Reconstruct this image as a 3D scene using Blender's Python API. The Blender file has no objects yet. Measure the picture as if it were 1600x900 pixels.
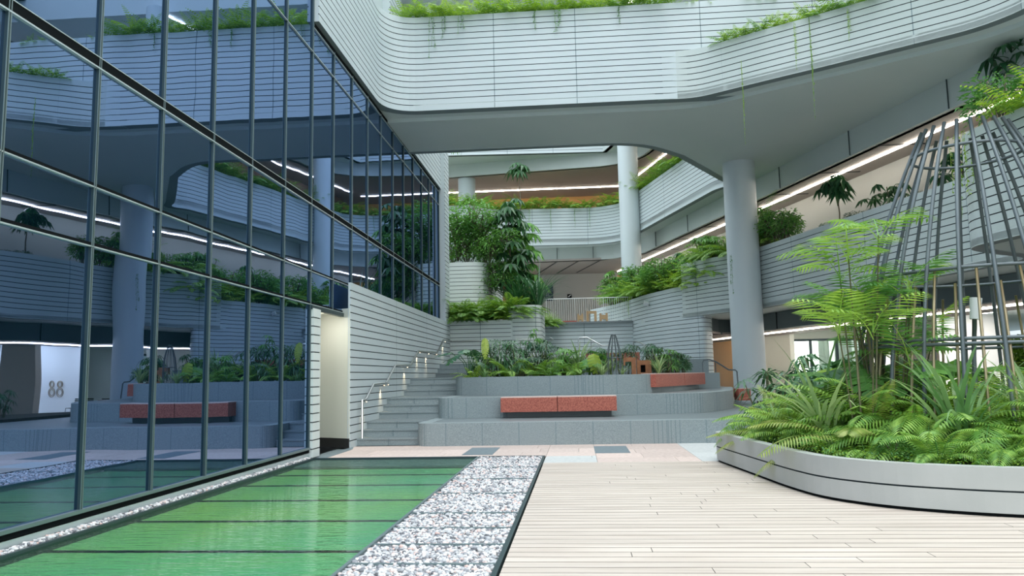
import bpy, math, random
from math import sin, cos, pi, radians, sqrt, atan2
from mathutils import Vector, Matrix
rnd = random.Random(7)
SC = bpy.context.scene
COL = SC.collection

# ------------------------------------------------------------------ materials
def nodemat(name):
    m = bpy.data.materials.new(name); m.use_nodes = True
    nt = m.node_tree; nt.nodes.clear()
    out = nt.nodes.new('ShaderNodeOutputMaterial')
    return m, nt, out

def N(nt, typ, **kw):
    n = nt.nodes.new(typ)
    for k, v in kw.items():
        if k.startswith('i_'):
            key = k[2:]
            key = int(key) if key.isdigit() else key.replace('_', ' ')
            n.inputs[key].default_value = v
        else:
            setattr(n, k, v)
    return n

def ramp(nt, stops):
    r = nt.nodes.new('ShaderNodeValToRGB')
    els = r.color_ramp.elements
    while len(els) < len(stops): els.new(0.5)
    for e, (p, c) in zip(els, stops):
        e.position = p; e.color = (c[0], c[1], c[2], 1)
    return r

def pmat(name, c1, c2=None, scale=3.0, rough=0.6, metal=0.0, bump=0.0, bscale=40.0, island=0.0, stretch=None, spec=0.5):
    """principled with a noise mix between two colours, optional per-island value shift"""
    m, nt, out = nodemat(name)
    b = N(nt, 'ShaderNodeBsdfPrincipled'); b.inputs['Roughness'].default_value = rough
    b.inputs['Metallic'].default_value = metal
    b.inputs['Specular IOR Level'].default_value = spec
    nt.links.new(b.outputs[0], out.inputs[0])
    tc = N(nt, 'ShaderNodeTexCoord'); mp = N(nt, 'ShaderNodeMapping')
    nt.links.new(tc.outputs['Object'], mp.inputs[0])
    if stretch: mp.inputs['Scale'].default_value = stretch
    c2 = c2 or c1
    nz = N(nt, 'ShaderNodeTexNoise'); nz.inputs['Scale'].default_value = scale; nz.inputs['Detail'].default_value = 6
    nt.links.new(mp.outputs[0], nz.inputs['Vector'])
    r = ramp(nt, [(0.3, c1), (0.7, c2)])
    nt.links.new(nz.outputs['Fac'], r.inputs[0])
    last = r.outputs[0]
    if island:
        g = N(nt, 'ShaderNodeNewGeometry')
        mr = N(nt, 'ShaderNodeMapRange'); mr.inputs[3].default_value = 1 - island; mr.inputs[4].default_value = 1 + island
        nt.links.new(g.outputs['Random Per Island'], mr.inputs[0])
        h = N(nt, 'ShaderNodeHueSaturation'); nt.links.new(last, h.inputs['Color']); nt.links.new(mr.outputs[0], h.inputs['Value'])
        last = h.outputs[0]
    nt.links.new(last, b.inputs['Base Color'])
    if bump:
        n2 = N(nt, 'ShaderNodeTexNoise'); n2.inputs['Scale'].default_value = bscale; n2.inputs['Detail'].default_value = 4
        nt.links.new(mp.outputs[0], n2.inputs['Vector'])
        bp = N(nt, 'ShaderNodeBump'); bp.inputs['Strength'].default_value = bump; bp.inputs['Distance'].default_value = 0.01
        nt.links.new(n2.outputs['Fac'], bp.inputs['Height']); nt.links.new(bp.outputs[0], b.inputs['Normal'])
    return m

def leafmat(name, c1, c2, rough=0.42, trans=0.35, tip=None):
    m, nt, out = nodemat(name)
    oi = N(nt, 'ShaderNodeObjectInfo'); g = N(nt, 'ShaderNodeNewGeometry')
    ad = N(nt, 'ShaderNodeMath', operation='ADD'); nt.links.new(oi.outputs['Random'], ad.inputs[0]); nt.links.new(g.outputs['Random Per Island'], ad.inputs[1])
    ml = N(nt, 'ShaderNodeMath', operation='MULTIPLY'); ml.inputs[1].default_value = 0.5; nt.links.new(ad.outputs[0], ml.inputs[0])
    r = ramp(nt, [(0.15, c1), (0.85, c2)]); nt.links.new(ml.outputs[0], r.inputs[0])
    b = N(nt, 'ShaderNodeBsdfPrincipled'); b.inputs['Roughness'].default_value = rough
    t = N(nt, 'ShaderNodeBsdfTranslucent')
    h = N(nt, 'ShaderNodeHueSaturation'); h.inputs['Value'].default_value = 1.35; h.inputs['Hue'].default_value = 0.48; h.inputs['Saturation'].default_value = 1.1
    nt.links.new(r.outputs[0], h.inputs['Color']); nt.links.new(h.outputs[0], t.inputs[0]); nt.links.new(r.outputs[0], b.inputs['Base Color'])
    mx = N(nt, 'ShaderNodeMixShader'); mx.inputs[0].default_value = trans
    nt.links.new(b.outputs[0], mx.inputs[1]); nt.links.new(t.outputs[0], mx.inputs[2]); nt.links.new(mx.outputs[0], out.inputs[0])
    return m

def emat(name, col, s):
    m, nt, out = nodemat(name)
    e = N(nt, 'ShaderNodeEmission'); e.inputs[0].default_value = (*col, 1); e.inputs[1].default_value = s
    nt.links.new(e.outputs[0], out.inputs[0]); return m

M = {}
M['clad'] = pmat('clad_panel', (0.52, 0.585, 0.60), (0.57, 0.625, 0.64), 0.6, 0.5, bump=0.05, bscale=30)
M['clad2'] = pmat('clad_panel_stained', (0.45, 0.51, 0.49), (0.56, 0.61, 0.60), 0.5, 0.6, stretch=(1, 1, .25))
M['cladwarm'] = pmat('clad_panel_light', (0.68, 0.73, 0.70), (0.76, 0.79, 0.77), 0.7, 0.5)
M['groove'] = pmat('shadow_gap', (0.035, 0.05, 0.055), rough=0.8)
M['joint'] = pmat('panel_joint', (0.16, 0.22, 0.24), rough=0.8)
M['soffit'] = pmat('soffit_paint', (0.56, 0.62, 0.61), (0.60, 0.65, 0.64), 0.5, 0.55)
M['lip_shade'] = pmat('parapet_underside_shade', (0.17, 0.21, 0.22), (0.20, 0.24, 0.25), 0.5, 0.55)  # darker colour stands in for the shade under the parapets
M['beam'] = pmat('beam_panel', (0.52, 0.57, 0.55), (0.56, 0.60, 0.58), 0.5, 0.5)
M['darkbeam'] = pmat('dark_beam_panel', (0.10, 0.13, 0.14), (0.13, 0.16, 0.17), 0.5, 0.5)
M['ceil'] = pmat('gallery_ceiling', (0.40, 0.34, 0.31), (0.43, 0.37, 0.34), 0.4, 0.6)
M['slot'] = pmat('ceiling_slot', (0.02, 0.02, 0.02), rough=0.7)
M['column'] = pmat('column_paint', (0.56, 0.62, 0.64), (0.60, 0.65, 0.67), 0.6, 0.45)
M['cream'] = pmat('cream_wall', (0.70, 0.71, 0.62), (0.74, 0.75, 0.66), 0.5, 0.6)
M['white'] = pmat('white_wall', (0.86, 0.86, 0.85), (0.88, 0.88, 0.87), 0.5, 0.5)
M['tan'] = pmat('tan_wall', (0.40, 0.35, 0.28), (0.43, 0.38, 0.31), 0.5, 0.6)
M['greywall2'] = pmat('light_grey_wall', (0.46, 0.48, 0.45), (0.50, 0.515, 0.485), 0.4, 0.6)
M['greywall'] = pmat('warm_grey_wall', (0.44, 0.42, 0.39), (0.48, 0.45, 0.42), 0.4, 0.6)
M['orange'] = pmat('orange_panel', (0.62, 0.33, 0.10), (0.70, 0.38, 0.13), 0.8, 0.5)
M['brown'] = pmat('brown_panel', (0.20, 0.12, 0.08), (0.24, 0.14, 0.09), 0.8, 0.5)
M['granite'] = pmat('grey_granite', (0.19, 0.235, 0.245), (0.33, 0.375, 0.385), 60, 0.55, bump=0.15, bscale=60, island=0.08)
M['granitetop'] = pmat('grey_granite_paving', (0.14, 0.17, 0.18), (0.20, 0.23, 0.24), 60, 0.4, bump=0.1, bscale=60, island=0.04)
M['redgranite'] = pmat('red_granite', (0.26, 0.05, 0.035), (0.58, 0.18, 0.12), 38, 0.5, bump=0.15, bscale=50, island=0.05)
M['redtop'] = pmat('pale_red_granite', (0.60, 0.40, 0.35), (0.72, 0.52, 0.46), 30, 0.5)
M['deck'] = pmat('weathered_deck', (0.47, 0.385, 0.325), (0.645, 0.555, 0.485), 1.6, 0.6, bump=0.15, bscale=30, island=0.06, stretch=(0.5, 9, 1))
M['deckedge_shade'] = pmat('shaded_deck_edge', (0.2, 0.17, 0.14), (0.28, 0.24, 0.20), 6, 0.8)  # board sides darkened: shade of the gaps put into the colour
M['paving'] = pmat('pink_granite_paving', (0.56, 0.43, 0.38), (0.72, 0.58, 0.52), 14, 0.5, island=0.12)
M['palepaving'] = pmat('pale_grey_paving', (0.52, 0.53, 0.52), (0.66, 0.66, 0.64), 14, 0.5, island=0.06)
M['darkpaving'] = pmat('dark_grey_paving', (0.13, 0.17, 0.19), (0.19, 0.23, 0.25), 14, 0.5)
M['frame'] = pmat('dark_aluminium', (0.035, 0.06, 0.065), (0.045, 0.075, 0.08), 1, 0.45, metal=0.3)
M['frameedge'] = pmat('grey_aluminium', (0.20, 0.26, 0.27), rough=0.4, metal=0.5)
M['alu'] = pmat('light_aluminium', (0.55, 0.62, 0.63), rough=0.4, metal=0.5)
M['black'] = pmat('black_gasket', (0.008, 0.010, 0.011), rough=0.9, spec=0.05)
M['steel'] = pmat('brushed_steel', (0.55, 0.56, 0.55), rough=0.28, metal=1.0)
M['darksteel'] = pmat('grey_painted_steel', (0.10, 0.12, 0.13), (0.13, 0.155, 0.165), 3, 0.4, metal=0.3)
M['bronze'] = pmat('bronze_rod', (0.42, 0.33, 0.20), (0.50, 0.40, 0.25), 6, 0.35, metal=0.6)
M['corten'] = pmat('rusty_steel', (0.22, 0.09, 0.045), (0.33, 0.15, 0.07), 8, 0.8)
M['wood'] = pmat('pale_wood', (0.40, 0.25, 0.13), (0.52, 0.35, 0.19), 4, 0.6, stretch=(1, 1, .2))
M['soil'] = pmat('dark_soil', (0.03, 0.025, 0.018), (0.05, 0.04, 0.03), 12, 0.95)
M['bark'] = pmat('bark', (0.12, 0.10, 0.07), (0.20, 0.17, 0.12), 10, 0.8)
M['cane'] = pmat('palm_cane', (0.08, 0.09, 0.04), (0.20, 0.17, 0.09), 5, 0.6)
M['planter'] = pmat('planter_concrete', (0.40, 0.41, 0.39), (0.47, 0.475, 0.455), 1.2, 0.6, bump=0.06)
M['gold'] = pmat('gold_letters', (0.30, 0.20, 0.08), rough=0.4, metal=0.5)
M['sign'] = pmat('dark_sign', (0.02, 0.035, 0.07), rough=0.4)
M['signwhite'] = pmat('sign_print', (0.7, 0.7, 0.7), rough=0.5)
M['curtain'] = pmat('white_curtain', (0.75, 0.80, 0.78), (0.85, 0.88, 0.86), 3, 0.8)
M['camera'] = pmat('white_plastic', (0.72, 0.74, 0.74), rough=0.4)
M['led'] = emat('led_strip', (1.0, 0.90, 0.78), 15.0)
M['panel'] = emat('fill_panel', (1.0, 0.95, 0.88), 40.0)  # glow of the added fill lights
M['lampglow'] = emat('lamp_glow', (1.0, 0.72, 0.42), 14.0)
M['mullion_light'] = M['frameedge']

M['fern'] = leafmat('fern_leaf', (0.07, 0.21, 0.035), (0.27, 0.46, 0.08))
M['fernb'] = leafmat('bright_fern_leaf', (0.13, 0.29, 0.03), (0.38, 0.56, 0.09))
M['dark'] = leafmat('dark_leaf', (0.02, 0.085, 0.035), (0.07, 0.19, 0.07), 0.32, 0.2)
M['mid'] = leafmat('mid_green_leaf', (0.055, 0.19, 0.045), (0.18, 0.40, 0.09), 0.38, 0.3)
M['palm'] = leafmat('palm_leaf', (0.14, 0.32, 0.06), (0.42, 0.62, 0.13), 0.4, 0.35)
M['pale'] = leafmat('pale_strap_leaf', (0.13, 0.28, 0.10), (0.45, 0.58, 0.28), 0.4, 0.3)
M['yellow'] = leafmat('yellow_leaf', (0.26, 0.38, 0.05), (0.40, 0.50, 0.09), 0.45, 0.35)
M['cycad'] = leafmat('cycad_leaf', (0.16, 0.30, 0.04), (0.42, 0.46, 0.14), 0.4, 0.35)

# curtain wall glass: opaque blue reflective coating
m, nt, out = nodemat('reflective_glass')
gl = N(nt, 'ShaderNodeBsdfGlossy'); gl.inputs['Color'].default_value = (0.27, 0.375, 0.60, 1); gl.inputs['Roughness'].default_value = 0.0
df = N(nt, 'ShaderNodeBsdfDiffuse'); df.inputs['Color'].default_value = (0.006, 0.035, 0.055, 1)
fr = N(nt, 'ShaderNodeFresnel'); fr.inputs[0].default_value = 1.45
mr = N(nt, 'ShaderNodeMapRange'); mr.inputs[3].default_value = 0.82; mr.inputs[4].default_value = 1.0
nt.links.new(fr.outputs[0], mr.inputs[0])
mx = N(nt, 'ShaderNodeMixShader'); nt.links.new(mr.outputs[0], mx.inputs[0])
nt.links.new(df.outputs[0], mx.inputs[1]); nt.links.new(gl.outputs[0], mx.inputs[2]); nt.links.new(mx.outputs[0], out.inputs[0])
tc = N(nt, 'ShaderNodeTexCoord'); nz = N(nt, 'ShaderNodeTexNoise'); nz.inputs['Scale'].default_value = 0.9; nz.inputs['Detail'].default_value = 1
nt.links.new(tc.outputs['Object'], nz.inputs['Vector'])
bp = N(nt, 'ShaderNodeBump'); bp.inputs['Strength'].default_value = 0.07; bp.inputs['Distance'].default_value = 0.03
nt.links.new(nz.outputs['Fac'], bp.inputs['Height']); nt.links.new(bp.outputs[0], gl.inputs['Normal'])
M['glass'] = m

# clear window glass
m, nt, out = nodemat('clear_glass')
gl = N(nt, 'ShaderNodeBsdfGlossy'); gl.inputs['Roughness'].default_value = 0.0
tr = N(nt, 'ShaderNodeBsdfTransparent'); tr.inputs[0].default_value = (0.86, 0.95, 0.88, 1)
fr = N(nt, 'ShaderNodeFresnel'); fr.inputs[0].default_value = 1.6
mx = N(nt, 'ShaderNodeMixShader'); nt.links.new(fr.outputs[0], mx.inputs[0]); nt.links.new(tr.outputs[0], mx.inputs[1]); nt.links.new(gl.outputs[0], mx.inputs[2]); nt.links.new(mx.outputs[0], out.inputs[0])
M['clear'] = m

# water
m, nt, out = nodemat('pool_water')
gl = N(nt, 'ShaderNodeBsdfGlossy'); gl.inputs['Roughness'].default_value = 0.03; gl.inputs['Color'].default_value = (0.95, 1, 0.97, 1)
tr = N(nt, 'ShaderNodeBsdfTransparent'); tr.inputs[0].default_value = (0.72, 0.93, 0.78, 1)
fr = N(nt, 'ShaderNodeFresnel'); fr.inputs[0].default_value = 1.36
tc = N(nt, 'ShaderNodeTexCoord'); mp = N(nt, 'ShaderNodeMapping'); mp.inputs['Scale'].default_value = (1.2, 6, 1)
nz = N(nt, 'ShaderNodeTexNoise'); nz.inputs['Scale'].default_value = 2.6; nz.inputs['Detail'].default_value = 4
nt.links.new(tc.outputs['Object'], mp.inputs[0]); nt.links.new(mp.outputs[0], nz.inputs['Vector'])
bp = N(nt, 'ShaderNodeBump'); bp.inputs['Strength'].default_value = 0.5; bp.inputs['Distance'].default_value = 0.035
nt.links.new(nz.outputs['Fac'], bp.inputs['Height']); nt.links.new(bp.outputs[0], gl.inputs['Normal']); nt.links.new(bp.outputs[0], fr.inputs['Normal'])
mx = N(nt, 'ShaderNodeMixShader'); nt.links.new(fr.outputs[0], mx.inputs[0]); nt.links.new(tr.outputs[0], mx.inputs[1]); nt.links.new(gl.outputs[0], mx.inputs[2]); nt.links.new(mx.outputs[0], out.inputs[0])
M['water'] = m
M['poolfloor'] = pmat('algae_green_pool_floor', (0.09, 0.38, 0.28), (0.36, 0.48, 0.13), 0.28, 0.8)

# pebbles: white, grey, pink, black by island
m, nt, out = nodemat('pebbles')
b = N(nt, 'ShaderNodeBsdfPrincipled'); b.inputs['Roughness'].default_value = 0.7; nt.links.new(b.outputs[0], out.inputs[0])
g = N(nt, 'ShaderNodeNewGeometry')
r = ramp(nt, [(0.0, (0.10, 0.10, 0.11)), (0.12, (0.22, 0.22, 0.24)), (0.32, (0.40, 0.40, 0.42)), (0.55, (0.60, 0.59, 0.59)), (0.78, (0.78, 0.76, 0.75)), (0.90, (0.66, 0.44, 0.39)), (0.97, (0.80, 0.78, 0.76))])
nt.links.new(g.outputs['Random Per Island'], r.inputs[0]); nt.links.new(r.outputs[0], b.inputs['Base Color'])
M['pebble'] = m

# ------------------------------------------------------------------ mesh builder
class MB:
    def __init__(s): s.v = []; s.f = []; s.mi = []; s.m = []
    def mat(s, name):
        if name not in s.m: s.m.append(name)
        return s.m.index(name)
    def face(s, idx, mat): s.f.append(tuple(idx)); s.mi.append(s.mat(mat))
    def poly(s, pts, mat):
        b = len(s.v); s.v += [tuple(p) for p in pts]; s.face(range(b, b + len(pts)), mat)
    def box(s, x0, y0, z0, x1, y1, z1, mat, rz=0, c=None, top=None):
        pts = [(x0, y0, z0), (x1, y0, z0), (x1, y1, z0), (x0, y1, z0), (x0, y0, z1), (x1, y0, z1), (x1, y1, z1), (x0, y1, z1)]
        if rz:
            cx, cy = c or ((x0 + x1) / 2, (y0 + y1) / 2)
            pts = [(cx + (x - cx) * cos(rz) - (y - cy) * sin(rz), cy + (x - cx) * sin(rz) + (y - cy) * cos(rz), z) for x, y, z in pts]
        b = len(s.v); s.v += pts
        for q in ((0, 3, 2, 1), (0, 1, 5, 4), (1, 2, 6, 5), (2, 3, 7, 6), (3, 0, 4, 7)): s.face([b + i for i in q], mat)
        s.face([b + 4, b + 5, b + 6, b + 7], top or mat)
        return s
    def prism(s, poly, z0, z1, mat, top=None, bottom=None, side=None):
        a = sum(poly[i][0] * poly[(i + 1) % len(poly)][1] - poly[(i + 1) % len(poly)][0] * poly[i][1] for i in range(len(poly)))
        if a < 0: poly = poly[::-1]
        n = len(poly); b = len(s.v)
        s.v += [(x, y, z0) for x, y in poly] + [(x, y, z1) for x, y in poly]
        s.face([b + i for i in range(n)][::-1], bottom or mat); s.face([b + n + i for i in range(n)], top or mat)
        for i in range(n):
            j = (i + 1) % n; s.face([b + i, b + j, b + n + j, b + n + i], side or mat)
        return s
    def tube(s, pts, r, mat, seg=8, caps=True):
        pts = [Vector(p) for p in pts]; n = len(pts)
        rs = r if isinstance(r, (list, tuple)) else [r] * n
        b = len(s.v); up = None
        for i, p in enumerate(pts):
            t = (pts[min(i + 1, n - 1)] - pts[max(i - 1, 0)]).normalized()
            if up is None: up = Vector((0, 0, 1)) if abs(t.z) < .9 else Vector((1, 0, 0))
            a = t.cross(up).normalized(); c = a.cross(t).normalized(); up = c
            for k in range(seg):
                an = 2 * pi * k / seg; q = p + (a * cos(an) + c * sin(an)) * rs[i]; s.v.append(tuple(q))
        for i in range(n - 1):
            for k in range(seg):
                k2 = (k + 1) % seg
                s.face([b + i * seg + k, b + i * seg + k2, b + (i + 1) * seg + k2, b + (i + 1) * seg + k], mat)
        if caps:
            s.face([b + k for k in range(seg)], mat); s.face([b + (n - 1) * seg + k for k in range(seg)][::-1], mat)
        return s
    def lathe(s, prof, cx, cy, mat, seg=32):
        b = len(s.v); n = len(prof)
        for r, z in prof:
            for k in range(seg): s.v.append((cx + r * cos(2 * pi * k / seg), cy + r * sin(2 * pi * k / seg), z))
        for i in range(n - 1):
            for k in range(seg):
                k2 = (k + 1) % seg; s.face([b + i * seg + k, b + i * seg + k2, b + (i + 1) * seg + k2, b + (i + 1) * seg + k], mat)
        s.face([b + k for k in range(seg)][::-1], mat); s.face([b + (n - 1) * seg + k for k in range(seg)], mat)
        return s
    def mesh(s, name, smooth=False):
        me = bpy.data.meshes.new(name); me.from_pydata(s.v, [], s.f)
        for k in s.m: me.materials.append(M[k])
        me.polygons.foreach_set('material_index', s.mi)
        if smooth:
            me.polygons.foreach_set('use_smooth', [True] * len(s.f))
        me.update(); return me
    def build(s, name, parent=None, smooth=False, loc=(0, 0, 0), sharp=None):
        me = s.mesh(name, smooth)
        if smooth and sharp: me.set_sharp_from_angle(angle=radians(sharp))
        return link(name, me, parent, loc)

def link(name, data, parent=None, loc=(0, 0, 0), rz=0, sc=1):
    o = bpy.data.objects.new(name, data); COL.objects.link(o); o.location = loc
    o.rotation_euler = (0, 0, rz); o.scale = (sc, sc, sc) if not isinstance(sc, tuple) else sc
    if parent: o.parent = parent
    return o
def empty(name, loc=(0, 0, 0), rz=0):
    o = bpy.data.objects.new(name, None); COL.objects.link(o); o.location = loc; o.rotation_euler = (0, 0, rz); o.empty_display_size = .2
    return o
def tag(o, label, cat, group=None, kind=None):
    o['label'] = label; o['category'] = cat
    if group: o['group'] = group
    if kind: o['kind'] = kind
    return o
def struct(o, label=None):
    o['kind'] = 'structure'
    if label: o['label'] = label
    return o

# ------------------------------------------------------------------ paths
def smooth_path(pts, r=0.6, n=6):
    """round the corners of a polyline"""
    pts = [Vector((p[0], p[1])) for p in pts]; out = [pts[0]]
    for i in range(1, len(pts) - 1):
        a, b, c = pts[i - 1], pts[i], pts[i + 1]
        rr = min(r, (a - b).length * .45, (c - b).length * .45)
        p = b + (a - b).normalized() * rr; q = b + (c - b).normalized() * rr
        for k in range(n + 1):
            t = k / n; out.append(p * (1 - t) ** 2 + b * 2 * t * (1 - t) + q * t * t)
    out.append(pts[-1])
    return [(p.x, p.y) for p in out]
def offset_path(path, d):
    """positive d = to the left of travel"""
    out = []; n = len(path)
    for i in range(n):
        a = Vector(path[max(i - 1, 0)]); b = Vector(path[min(i + 1, n - 1)]); t = (b - a).normalized()
        out.append((path[i][0] - t.y * d, path[i][1] + t.x * d))
    return out
UX, UY = -sin(radians(15)), cos(radians(15)); NX, NY = cos(radians(15)), sin(radians(15))
def W(D, s): return (D * NX + s * UX, D * NY + s * UY)
def WY(D, y):
    s = (y - D * NY) / UY; return W(D, s)

def ribbon(mb, path, z0, z1, course=0.1625, gap=0.02, inset=0.022, thick=0.2, joints=(), side=1, mat='clad', solid=True, joint_w=0.018, under='lip_shade'):
    """a clad wall swept along a plan path; horizontal courses with recessed gaps. side=+1: the clad face is on the right of travel"""
    # insert joint slivers
    pts = [Vector(p) for p in path]
    dist = [0]
    for i in range(1, len(pts)): dist.append(dist[-1] + (pts[i] - pts[i - 1]).length)
    js = sorted([j for j in joints if 0.05 < j < dist[-1] - 0.05])
    def at(d):
        for i in range(1, len(pts)):
            if d <= dist[i]:
                t = (d - dist[i - 1]) / max(1e-6, dist[i] - dist[i - 1]); return pts[i - 1].lerp(pts[i], t)
        return pts[-1]
    marks = [(d, 0) for d in dist]
    for j in js: marks += [(j - joint_w / 2, 1), (j + joint_w / 2, 0)]
    marks.sort(); P = []
    for d, k in marks:
        if P and abs(P[-1][0] - d) < 1e-4: continue
        P.append((d, at(d), k))
    pp = [p[1] for p in P]; n = len(pp); nrm = []
    for i in range(n):
        a, b = at(max(0, P[i][0] - .04)), at(min(dist[-1], P[i][0] + .04)); t = (b - a).normalized()
        nrm.append(Vector((t.y, -t.x)) * side)
    ncour = max(1, round((z1 - z0) / course)); h = (z1 - z0) / ncour
    prof = [(-thick, z0)] if solid else []
    prof += [(0, z0)]
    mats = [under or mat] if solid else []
    for k in range(ncour):
        a = z0 + k * h; b = a + h
        if k < ncour - 1:
            mats += [mat, 'groove', 'groove', 'groove']
            prof += [(0, b - gap), (-inset, b - gap), (-inset, b), (0, b)]
        else:
            mats += [mat]; prof += [(0, b)]
    if solid: prof += [(-thick, z1)]; mats += [mat, mat]
    base = len(mb.v); m_ = len(prof)
    for i in range(n):
        for off, z in prof: q = pp[i] + nrm[i] * off; mb.v.append((q.x, q.y, z))
    for i in range(n - 1):
        jj = P[i][2] == 1
        for k in range(m_ if solid else m_ - 1):
            k2 = (k + 1) % m_
            idx = [base + i * m_ + k, base + i * m_ + k2, base + (i + 1) * m_ + k2, base + (i + 1) * m_ + k]
            if side > 0: idx = idx[::-1]
            mm_ = mats[k] if k < len(mats) else mat
            if jj and mm_ == mat and prof[k][0] == 0 and prof[k2][0] == 0: mm_ = 'joint'
            mb.face(idx, mm_)
    if solid:
        mb.face([base + k for k in range(m_)] if side > 0 else [base + k for k in range(m_)][::-1], mat)
        e = base + (n - 1) * m_
        mb.face([e + k for k in range(m_)][::-1] if side > 0 else [e + k for k in range(m_)], mat)
    return dist[-1]
def strip(mb, path, d0, d1, z0, z1, mat):
    """solid strip between two offsets of a path"""
    a = offset_path(path, d0); b = offset_path(path, d1); base = len(mb.v); n = len(path)
    for i in range(n): mb.v += [(a[i][0], a[i][1], z0), (b[i][0], b[i][1], z0), (b[i][0], b[i][1], z1), (a[i][0], a[i][1], z1)]
    for i in range(n - 1):
        for k in range(4):
            k2 = (k + 1) % 4; mb.face([base + i * 4 + k, base + i * 4 + k2, base + i * 4 + 4 + k2, base + i * 4 + 4 + k], mat)
    mb.face([base, base + 1, base + 2, base + 3], mat); e = base + 4 * (n - 1); mb.face([e + 3, e + 2, e + 1, e], mat)
    return mb

GX = -5.10      # glass plane
WX = -4.86      # clad wall plane beside the stairs
# ------------------------------------------------------------------ ground, pool, gravel, deck
mb = MB(); mb.box(-40, -12, -1.2, 45, 70, -0.45, 'granitetop'); struct(mb.build('floor_base'), 'dark ground below the paving')
# deck boards
mb = MB(); r2 = random.Random(3)
pitch = .168; y = -1.0
while y < 13.05:
    x = -0.62; y1 = min(y + pitch - .014, 13.1)
    while x < 9.5:
        L = r2.choice([2.4, 3.1, 3.6, 4.2]) * r2.uniform(.8, 1.1) if x > -.6 else r2.uniform(.9, 3.4)
        x1 = min(x + L, 9.5)
        mb.box(x, y, -.03, x1 - .006, y1, 0, 'deckedge_shade', top='deck'); x = x1
    y += pitch
mb.box(-.62, -1.0, -.06, 9.5, 13.1, -.035, 'slot')
o = struct(mb.build('floor_deck'), 'pale weathered timber deck with boards running across')
# granite paving between deck and terrace steps
mb = MB(); r2 = random.Random(5)
mb.box(-5.2, 13.1, -.06, 25, 40, -.03, 'darkpaving')
def tiles(x0, x1, y0, y1, w, mat):
    yy = y0
    while yy < y1 - .01:
        ww = w * 2 if r2.random() < .5 else w; h = min(.72, y1 - yy); x = x0 - r2.random() * w
        while x < x1:
            a = max(x, x0); b_ = min(x + w * 1.9, x1)
            if b_ - a > .05: mb.box(a, yy, -.03, b_ - .006, yy + h - .006, 0, mat)
            x += w * 1.9
        yy += h
tiles(-4.86, -1.85, 14.16, 16.6, .75, 'paving'); tiles(-1.85, -.62, 14.2, 16.6, .6, 'paving'); tiles(-.62, .28, 14.16, 16.6, .6, 'paving')
tiles(-.62, .28, 13.1, 14.16, .8, 'palepaving'); tiles(.28, 2.0, 13.1, 16.6, .8, 'paving'); tiles(2.0, 4.8, 13.1, 16.6, .8, 'palepaving')
tiles(4.8, 25, 13.1, 34, .8, 'palepaving')
struct(mb.build('floor_paving'), 'pink and grey granite paving strip before the steps')
mb = MB(); mb.box(.27, 14.58, .0, .92, 15.98, .004, 'darkpaving'); tag(mb.build('paving_slab'), 'dark grey rectangular paving slab between deck and middle of the steps', 'paving slab', 'dark paving slabs')
mb = MB(); mb.box(-2.22, 14.5, 0, -1.64, 15.95, .004, 'darkpaving'); tag(mb.build('paving_slab'), 'dark grey paving slab at the far corner of the green pool', 'paving slab', 'dark paving slabs')
mb = MB(); mb.prism([(-4.9, 14.25), (-4.72, 14.25), (-4.72, 15.9), (-4.9, 16.6)], 0, .004, 'darkpaving'); tag(mb.build('paving_slab'), 'dark paving strip beside the recess in the clad wall', 'paving slab', 'dark paving slabs')

# pool
PX0, PX1, PY0, PY1 = -4.92, -1.87, 0.0, 14.13
pool = empty('reflecting_pool', (PX0, PY0, 0)); tag(pool, 'shallow green reflecting pool along the foot of the glass wall', 'pool')
mb = MB()
for yy in [1.3, 2.66, 4.02, 5.4, 6.8, 8.2, 9.6, 10.9, 12.1, 13.2]:
    pass
ys = [PY0, 1.32, 2.7, 4.1, 5.5, 6.9, 8.35, 9.75, 11.1, 12.25, 13.3, PY1]
for a, b_ in zip(ys[:-1], ys[1:]):
    mb.box(PX0, a + .01, -.22, PX1, b_ - .01, -.075, 'poolfloor')
    mb.box(PX0, b_ - .035, -.14, PX1, b_ + .035, -.068, 'black')
mb.box(PX0, PY0, -.24, PX1, PY1, -.20, 'black')
o = mb.build('pool_floor', pool); o.location = (-PX0, -PY0, 0)
mb = MB(); mb.poly([(PX0, PY0, -.015), (PX1, PY0, -.015), (PX1, PY1, -.015), (PX0, PY1, -.015)], 'water')
o = mb.build('water', pool); o.location = (-PX0, -PY0, 0)
mb = MB()
for x0, x1, y0, y1 in ((PX0 - .035, PX0, PY0, PY1), (PX1, PX1 + .03, PY0, PY1), (PX0, PX1, PY1, PY1 + .03)):
    mb.box(x0, y0, -.24, x1, y1, .012, 'frameedge' if x0 == PX1 else 'frame')
o = mb.build('edge_strip', pool); o.location = (-PX0, -PY0, 0)

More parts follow.
